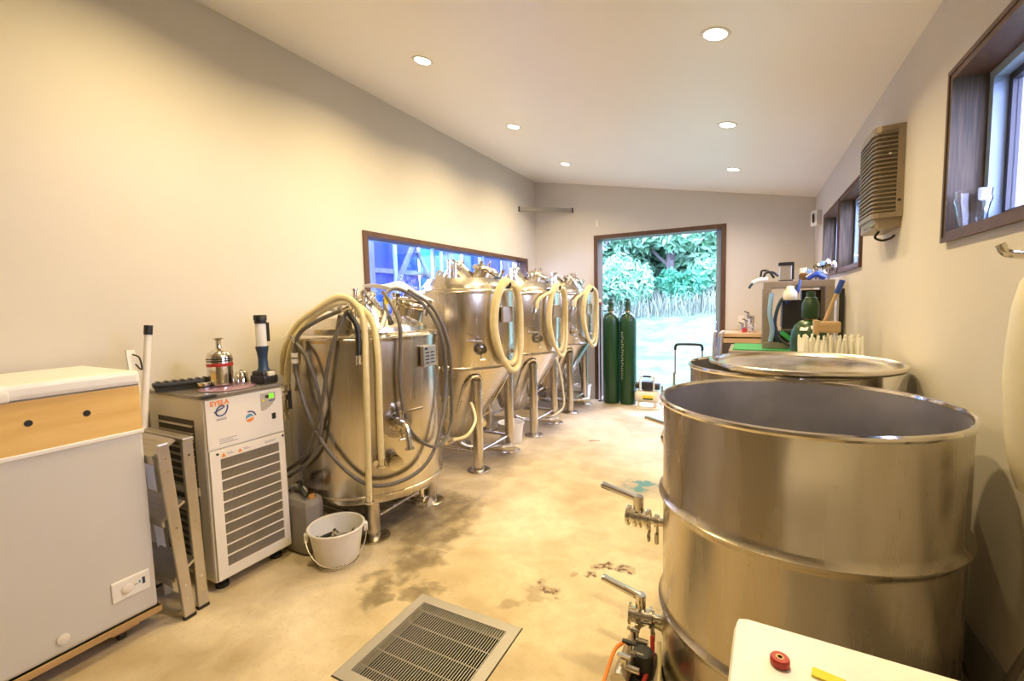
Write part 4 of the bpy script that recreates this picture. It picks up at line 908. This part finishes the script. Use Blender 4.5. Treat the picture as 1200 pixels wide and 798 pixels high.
# peg rack on a small stand, mallet, squeegee bar
sd = thing('side_stand', (.44, 3.42, 0), 'small steel stand behind the farther drum carrying the peg rack', 'stand')
MB().span((-.19, -.14, 1.03), (.19, .13, 1.05), .004).build('shelf', mach, sd)
for x in (-.17, .17):
    for y in (-.12, .11): MB().span((x-.012, y-.012, 0), (x+.012, y+.012, 1.03)).build('leg', mach, sd)
pr = thing('peg_rack', (.44, 3.40, 1.05), 'ivory plastic drying rack with rows of upright pegs behind the drum lid', 'rack')
MB().span((-.165, -.10, 0), (.165, .10, .05), .008).build('base', peg_m, pr)
pg = None
for i in range(13):
    for k in range(5):
        if pg is None: pg = MB().lathe([(.0105, .04), (.0095, .10), (.006, .158), (.001, .162)], 10).build('peg', peg_m, pr); o = pg
        else: o = pg.copy(); C.objects.link(o)
        o.location = (-.15+.025*i, -.082+.041*k, .016*math.sin(i*2.3+k*1.7)-.012); o.rotation_euler = (.07*math.sin(i+k), .08*math.cos(i*1.7+k), 0)
ml = thing('wooden_mallet', (.425, 3.40, 1.226), 'wooden mallet with a blue-tipped handle resting on the peg rack', 'mallet')
MB().span((-.065, -.035, 0), (.065, .035, .07), .012).build('head', oak, ml)
MB().span((-.075, -.038, -.012), (-.045, .038, .078), .008).build('striking_face', oak, ml)
a = Vector((-.02, 0, .06)); b = Vector((.045, .01, .25)); dd = (b-a).normalized(); MB().cyl(a, b, .010, seg=12).build('handle', oak, ml); MB().cyl(b-dd*.01, b+dd*.075, .016, seg=14).build('blue_grip', blue_p, ml)
sq = thing('squeegee', (.52, 3.62, 0), 'black upright squeegee blade standing against the window wall', 'squeegee')
MB().span((-.018, -.012, 1.02), (.018, .012, 1.50), .004).build('blade', black, sq); MB().cyl((0, 0, 0), (0, 0, 1.03), .012, seg=12).build('pole', alu, sq); MB().span((-.020, -.014, 1.04), (-.012, .014, 1.48)).build('edge_strip', alu, sq)

# ------------------------------------------------------------------ wall things
ho = thing('wall_heater', (XR, 2.93, 1.79), 'bronze wall heater with a wrap-round wire grille beside the high window', 'heater')
plan = [(0, 0), (-.012, 0), (-.030, .001), (-.095, .004), (-.112, .014), (-.120, .032), (-.124, .08), (-.126, .25), (-.120, .34), (-.09, .385), (0, .39)]
HZ = .50
def offs(pl, k):   # shrink plan towards its middle
    cx, cy = -.05, .195; return [((x-cx)*k+cx if x < -.001 else x, (y-cy)*k+cy) for x, y in pl]
MB().prism(offs(plan, .965), .06, HZ-.02, 'Z').build('core', bronze_in, ho)
MB().prism(plan, HZ-.03, HZ, 'Z').build('top_cover', bronze, ho)
MB().prism(plan, .05, .075, 'Z').build('bottom_band', bronze, ho)
MB().prism(offs(plan, .88), 0, .05, 'Z').build('bottom_tray', bronze, ho)
MB().span((-.026, -.002, .05), (-.001, .006, HZ-.01)).build('mounting_flange', bronze, ho)
MB().span((-.03, -.003, .06), (-.022, .004, HZ-.02)).build('grille_border', bronze, ho)
gp = [Vector((x, y, 0)) for x, y in plan[2:-1]]
for k in range(19):
    z = .085+.021*k
    MB().tube([p+Vector((0, 0, z)) for p in gp], .0036, 6, 2).build('grille_rib', bronze, ho)
mb = MB(); L_ = []
for i in range(len(gp)-1):
    n = max(1, int((gp[i+1]-gp[i]).length/.008)); L_ += [gp[i].lerp(gp[i+1], k/n) for k in range(n)]
for p in L_: mb.cyl(p*.995+Vector((.001,0,.07)), p*.995+Vector((.001,0,HZ-.02)), .0011, seg=4, caps=False)
o = mb.build('grille_wires', bronze_in, ho); o['kind'] = 'stuff'
for y, z in ((.10, .28), (.06, .20)): MB().lathe([(.001, .0), (.006, .0), (.006, .01), (.001, .012)], 12, (-.06, .006, z+.08), Matrix.Rotation(PI/2, 3, 'X')).build('igniter', chrome, ho); break
MB().box((-.105, .11, .028), (.045, .15, .010), R=Matrix.Rotation(-.7, 3, 'Y')).build('lamp_window', mat('clear_lamp_window', (.45,.55,.55), .1, .3), ho)
MB().tube([(-.06, .16, .0), (-.075, .17, -.03), (-.05, .15, -.05), (-.02, .12, -.045), (-.005, .11, -.03)], .006, 8).build('cable', rubber, ho)
MB().cyl((-.018, -.006, .13), (-.018, 0, .13), .007, seg=10).build('screw', black, ho)
spk = thing('wall_speaker', (XR, 5.95, 2.28), 'small white angled speaker high on the window wall by the end wall', 'speaker')
MB().prism([(0, 0), (0, .14), (-.09, .10), (-.05, -.04)], -.06, .10, 'Z').build('case', plastic_w, spk); MB().box((-.073, .03, .02), (.008, .07, .09), math.radians(-16)).build('front_mesh', black, spk)
ol = thing('wall_outlet', (-.11, YB, 1.175), 'white wall outlet plate on the end wall above the bench', 'outlet')
MB().span((-.035, -.008, -.06), (.035, 0, .06), .004).build('plate', plastic_w, ol); MB().span((-.012, -.011, -.03), (.012, -.007, .03)).build('socket', ivory, ol)
ol = thing('wall_switch', (-1.99, YB, 2.58), 'small white plate on the end wall above the doorway corner', 'plate')
MB().span((-.02, -.008, -.05), (.02, 0, .05), .004).build('plate', plastic_w, ol); MB().span((-.006, -.011, -.02), (.006, -.007, .02)).build('toggle', ivory, ol)
cb = thing('corner_rail', (XL, YB, 2.81), 'grey metal rail spanning the wall corner above the tanks', 'rail')
a = Vector((.0, -.55, 0)); b = Vector((.62, 0, 0)); R = (b-a).to_track_quat('X', 'Z').to_matrix()
MB().box((a+b)/2, ((b-a).length-.02, .02, .055), R=R).build('bar', grey_p, cb)
for p in (a+Vector((.008, 0, 0)), b-Vector((0, .008, 0))): MB().box(p, (.016, .03, .07), R=Matrix.Identity(3)).build('bracket', dark_metal, cb)

tg = thing('drinking_glass', (XR+.040, 2.245, WZ0+.0165), 'clear pint tumbler on the sill of the near high window', 'glass')
tg.scale = (1.18, 1.18, 1.0)
MB().lathe([(.001, .0), (.030, .0), (.033, .004), (.036, .06), (.040, .085), (.044, .10), (.041, .115), (.043, .135), (.041, .135), (.039, .115), (.041, .10), (.037, .085), (.033, .06), (.030, .010), (.001, .010)], 32).build('tumbler', tumbler_m, tg)
# hanging bag at the wall
hk = thing('wall_hook', (XR, 1.53, 1.535), 'chrome hook bracket on the window wall above the nearer drum', 'hook')
MB().span((-.012, -.03, -.04), (0, .03, .05), .003).build('back_plate', chrome, hk); MB().tube([(-.01, 0, .0), (-.06, 0, .0), (-.115, 0, .008), (-.13, 0, .03)], .010, 10).cyl((-.07, 0, -.012), (-.07, 0, .03), .016, seg=14).build('arm', chrome, hk)
hb = thing('hanging_bag', (XR-.056, 1.53, .955), 'cream vinyl bag hanging full from the chrome wall hook', 'bag')
MB().lathe([(.001, 0), (.018, .012), (.036, .08), (.048, .18), (.053, .28), (.051, .37), (.045, .46), (.034, .52), (.022, .540), (.001, .543)], 36).build('bag_body', bag_m, hb)
MB().tube([(.0, .02, .535), (0, .012, .590), (0, 0, .598), (0, -.012, .590), (0, -.02, .535)], .004, 6).build('hanging_loop', bag_m, hb)
ca = tag(MB().tube([(XR-.012, 1.42, 1.00), (XR-.014, 1.44, .80), (XR-.03, 1.50, .62), (XR-.05, 1.56, .45), (XR-.08, 1.60, .25), (XR-.08, 1.60, .012)], .009, 8).build('power_cable', cable_m), 'dark cable hanging down the wall beside the nearer drum', 'cable')

# ------------------------------------------------------------------ white foam box in front
fbx = thing('foam_box', (.345, .585, 0), 'white foam box with rounded lid standing in front of the nearer drum', 'box', rz=-.04)
MB().span((-.36, -.32, 0), (.27, .31, .79), .02).build('box_body', foam_m, fbx)
MB().span((-.375, -.335, .79), (.285, .325, .85), .022).build('box_lid', foam_m, fbx)
rl = thing('tape_roll', (.052, .815, .851), 'small red roll with a dark core lying on the foam box', 'tape roll')
rl.scale = (.72,)*3
MB().lathe([(.008, 0), (.018, 0), (.020, .003), (.020, .015), (.018, .018), (.008, .018), (.008, 0)], 28).build('roll', red_p, rl); MB().lathe([(.0045, .001), (.009, .001), (.009, .0185), (.0045, .0185), (.0045, .001)], 20).build('core', copper, rl)
yt = tag(MB().span((-.022, -.010, 0), (.022, .010, .004), .0015).build('yellow_tag', yellow_p, None, (.118, .815, .8505)), 'small yellow tag lying on the foam box', 'tag'); yt.rotation_euler = (0, 0, -.2)
pk = tag(MB().span((-.03, -.006, 0), (.03, .006, .006), .002).build('steel_clip', chrome, None, (.095, .775, .8505)), 'small steel clip lying on the foam box beside the yellow tag', 'clip'); pk.rotation_euler = (0, 0, .3)
pk = tag(MB().tube([(0, 0, .005), (.02, .006, .007), (.035, -.004, .005), (.045, -.012, .0045)], .004, 6).build('cord_piece', cable_m, None, (.21, .80, .8505)), 'short dark piece of cord lying on the foam box', 'cord')

# ------------------------------------------------------------------ outdoors
def gz(x, y):
    t = max(0, min(1, (y-8.5)/9)); s = t*t*(3-2*t)
    return -.06+1.55*s+max(0, y-17)*.30+.10*(x+1)*s+.05*math.sin(x*1.3)*math.sin(y*.9)*min(1, max(0, y-8))
mb = MB(); nx, ny = 50, 60; V = []
for i in range(nx+1):
    for k in range(ny+1):
        x = -25+50*i/nx; y = YB+.24+(k/ny)**1.4*38; V.append((x, y, gz(x, y)))
mb.add(V, [(i*(ny+1)+k, (i+1)*(ny+1)+k, (i+1)*(ny+1)+k+1, i*(ny+1)+k+1) for i in range(nx) for k in range(ny)], True)
tag(mb.build('garden_ground', ground_m), 'pale sloping garden ground outside the doorway', 'ground', kind='structure')
mb = MB(); mb.span((XR+WT, -6, -.15), (16, YB+.24, -.05)); tag(mb.build('yard_ground', ground_m), 'pale yard outside the window wall', 'ground', kind='structure')
mb = MB(); mb.span((-16, -6, -.15), (XL-WT, YB+.24, -.05)); tag(mb.build('shed_ground', ground_m), 'ground of the open shed outside the long window', 'ground', kind='structure')
def foliage(pts_c, n, size, m, name, parent, loc=None, rng=None, narrow=1.6):
    """leaf quads scattered in ellipsoids pts_c = [(centre, radii)]"""
    rng = rng or np.random; V = []; F = []
    w = np.array([r[0]*r[1]*r[2] for _, r in pts_c])**.7; w = w/w.sum()
    for ci, (c, r) in enumerate(pts_c):
        k = int(n*w[ci]); d = rng.normal(size=(k, 3)); d /= np.linalg.norm(d, axis=1)[:, None]
        rad = rng.uniform(.55, 1.05, (k, 1)); P = np.array(c)+d*rad*np.array(r)
        a = rng.normal(size=(k, 3)); a /= np.linalg.norm(a, axis=1)[:, None]
        b = np.cross(a, rng.normal(size=(k, 3))); b /= np.linalg.norm(b, axis=1)[:, None]
        s = size*rng.uniform(.6, 1.3, (k, 1)); a = a*s*narrow; b = b*s*.5
        q = np.stack([P-a, P+b, P+a, P-b], 1).reshape(-1, 3); n0 = len(V)
        V += q.tolist(); F += [(n0+4*i, n0+4*i+1, n0+4*i+2, n0+4*i+3) for i in range(k)]
    me = bpy.data.meshes.new(name); me.from_pydata(V, [], F); me.materials.append(m)
    o = bpy.data.objects.new(name, me); C.objects.link(o); o.parent = parent; o['kind'] = 'stuff'; return o
def tree(x, y, h, rx, m, label, n=9000, size=.13, seed=0, trunk_h=None, z=None, group='trees beyond the doorway'):
    rng = np.random.RandomState(seed); z0 = gz(x, y) if z is None else z
    t = thing('garden_tree', (x, y, z0), label, 'tree', group)
    th = trunk_h or h*.4; mb = MB(); mb.tube([(0, 0, -.1), (.05, .05, th*.5), (rng.uniform(-.2, .2), 0, th), (0, 0, h*.8)], .07+.012*h, 8)
    for k in range(6):
        a = rng.uniform(0, 2*PI); z1 = th*rng.uniform(.5, 1.1); e = (rx*.7*math.cos(a), rx*.7*math.sin(a), z1+h*.25)
        mb.tube([(0, 0, z1), (e[0]*.5, e[1]*.5, z1+h*.1), e], .03+.004*h, 6)
    mb.build('trunk', trunk_m, t)
    cl = []
    for k in range(16):
        a = rng.uniform(0, 2*PI); q = rng.uniform(0, .75)*rx; zz = th*.7+(h-th*.7)*rng.uniform(.05, .95); r = rx*rng.uniform(.28, .5)
        cl.append(((q*math.cos(a), q*math.sin(a), zz), (r, r, r*.7)))
    foliage(cl, n, size, m, 'crown', t, rng=rng)
TR = [(-5.6, 15.5, 6.0, 2.0, leaf_b, 'pale leafy tree beside the doorway jamb behind the green cylinders'), (-4.0, 18.5, 8.0, 2.6, leaf_a, 'darker green tree high on the bank in mid doorway'),
      (-2.6, 17.0, 6.5, 2.0, leaf_b, 'pale leafy tree with drooping boughs on the bank'), (-1.0, 20.0, 9.0, 3.0, leaf_a, 'tall green tree at the top of the bank'),
      (-8.0, 19.5, 8.5, 3.0, leaf_b, 'wide pale tree far up the bank'), (1.6, 17.0, 7.0, 2.4, leaf_b, 'pale tree on the bank partly hidden by the sliding door'), (-6.2, 24., 11, 3.6, leaf_a, 'tall dark green tree behind the pale ones'), (-2.6, 25., 11.5, 3.8, leaf_a, 'tallest dark green tree behind the bank')]
for k, (x, y, h, r, m, l) in enumerate(TR): tree(x, y, h, r, m, l, seed=k+1, n=10000)
def bush(x, y, r, h, m, label, seed, n=3500, size=.10):
    rng = np.random.RandomState(seed); t = thing('garden_bush', (x, y, gz(x, y)), label, 'bush', 'bushes along the bank')
    cl = [((rng.uniform(-.6, .6)*r, rng.uniform(-.4, .4)*r, h*rng.uniform(.2, .75)), (r*.5, r*.4, h*.35)) for k in range(8)]
    foliage(cl, n, size, m, 'leaves', t, rng=rng); mb = MB()
    for k in range(5): a = k*1.26; mb.tube([(0, 0, -.05), (r*.2*math.cos(a), r*.2*math.sin(a), h*.4), (r*.5*math.cos(a), r*.5*math.sin(a), h*.8)], .025, 6)
    mb.build('stems', trunk_m, t)
for k, (x, y, r, h, m) in enumerate([(-5.2, 14.2, 1.1, 1.6, leaf_b), (-3.6, 15.2, 1.0, 1.9, leaf_b), (-.7, 16.4, 1.2, 1.6, leaf_b), (.6, 15.6, 1.0, 1.4, leaf_b), (-2.0, 15.8, .9, 1.2, leaf_a)]):
    bush(x, y, r, h, m, ['pale rounded bush low on the bank behind the cylinders', 'pale tall bush in mid bank', 'pale bush at the upper right of the bank', 'small pale bush beside the sliding door', 'green bush in the middle of the bank'][k], 40+k)
for k, (x, y, r, h, m) in enumerate([(-7.4, 18.6, 2.0, 3.6, leaf_b), (-5.4, 18.2, 1.9, 4.0, leaf_b), (-3.3, 19.6, 2.0, 4.2, leaf_b), (-1.6, 18.6, 1.8, 3.4, leaf_b), (.4, 18.8, 2.0, 4.0, leaf_b), (2.4, 19.6, 2.0, 4.0, leaf_b), (-6.6, 21.5, 2.4, 6.0, leaf_a), (-4.2, 22.4, 2.4, 6.5, leaf_b), (-1.6, 22.4, 2.4, 6.5, leaf_a), (1.0, 22.4, 2.4, 6.5, leaf_b)]):
    bush(x, y, r, h, m, 'large %s bush on the wooded bank seen through the doorway' % ('pale green' if m is leaf_b else 'dark green'), 60+k, n=7000, size=.13)
# reeds: uncountable
rng = np.random.RandomState(9); V = []; F = []
for k in range(4200):
    y = rng.uniform(14.2, 17.2); x = rng.uniform(-7, 2.0); z = gz(x, y); h = rng.uniform(.25, .8); a = rng.uniform(0, PI); w = .014; dx, dy = math.cos(a)*w, math.sin(a)*w; lx, ly = rng.normal(0, .15, 2)
    n0 = len(V); V += [(x-dx, y-dy, z-.03), (x+dx, y+dy, z-.03), (x+lx*.4+dx*.7, y+ly*.4+dy*.7, z+h*.6), (x+lx*.4-dx*.7, y+ly*.4-dy*.7, z+h*.6), (x+lx, y+ly, z+h)]; F += [(n0, n0+1, n0+2, n0+3), (n0+3, n0+2, n0+4)]
me = bpy.data.meshes.new('reeds'); me.from_pydata(V, [], F); me.materials.append(leaf_c); o = bpy.data.objects.new('reeds', me); C.objects.link(o)
tag(o, 'straw-coloured reeds growing along the foot of the bank', 'reeds', kind='stuff')
# trees outside the window wall
for k, (x, y, h, r, m, l) in enumerate([(5.0, 10.0, 6, 1.8, leaf_a, 'dark green tree outside the near high window'), (7.5, 14.0, 7, 2.2, leaf_b, 'pale tree outside the near high window')]):
    tree(x, y, h, r, m, l, seed=70+k, n=6000, z=-.05, group='trees outside the window wall')
# open shed seen through the long window
sh = thing('open_shed', (-4.9, 6.5, -.05), 'open timber shed hung with blue sheeting outside the long window', 'shed')
for y in (-3.4, -1.6, .4, 2.6, 5.0, 7.6):
    MB().span((-.06, y-.06, 0), (.06, y+.06, 2.75)).build('post', shed_wood, sh)
for z in (1.55, 2.05, 2.62): MB().span((-.09, -3.6, z-.035), (-.04, 8.0, z+.035)).build('rail', shed_wood, sh)
MB().span((.30, -3.6, 2.40), (.38, 8.0, 2.50)).build('beam', lt_blue, sh)
for k, y in enumerate((-3.4, -2.4, -1.4, -.4, .6, 1.8, 3.2, 4.8, 6.6)):
    MB().box((.0, y, 2.80), (1.6, .06, .09)).build('rafter', lt_blue, sh)
for p, q in (((0, -1.5, 1.1), (0, -.6, 2.5)), ((0, .5, 1.0), (0, -.5, 2.4))):
    a, b = Vector(p), Vector(q); R = (b-a).to_track_quat('Z', 'X').to_matrix(); MB().box((a+b)/2, (.06, .06, (b-a).length), R=R).build('brace', shed_wood, sh)
ys = [-3.6, -2.5, -1.5, -.3, 1.0, 2.6, 4.4, 6.2, 8.0]
for i in range(len(ys)-1):
    mb = MB(); n = 10; V = []
    for k in range(n+1):
        for j in range(5):
            y = ys[i]+.02+(ys[i+1]-ys[i]-.04)*k/n; V.append((-.13+.02*math.sin(k*1.7+j+i), y, .1+2.5*j/4))
    mb.add(V, [(k*5+j, (k+1)*5+j, (k+1)*5+j+1, k*5+j+1) for k in range(n) for j in range(4)], True)
    mb.add([(x-.008, y, z) for x, y, z in V], [(k*5+j, k*5+j+1, (k+1)*5+j+1, (k+1)*5+j) for k in range(n) for j in range(4)], True)
    mb.build('sheeting', tarp if i % 3 else tarp2, sh)
for k, y in enumerate((-2.0, -1.0, .2, 1.5)):
    MB().span((-.05, y-.03, 1.0), (-.02, y+.03, 2.6)).build('lath', lt_blue, sh)
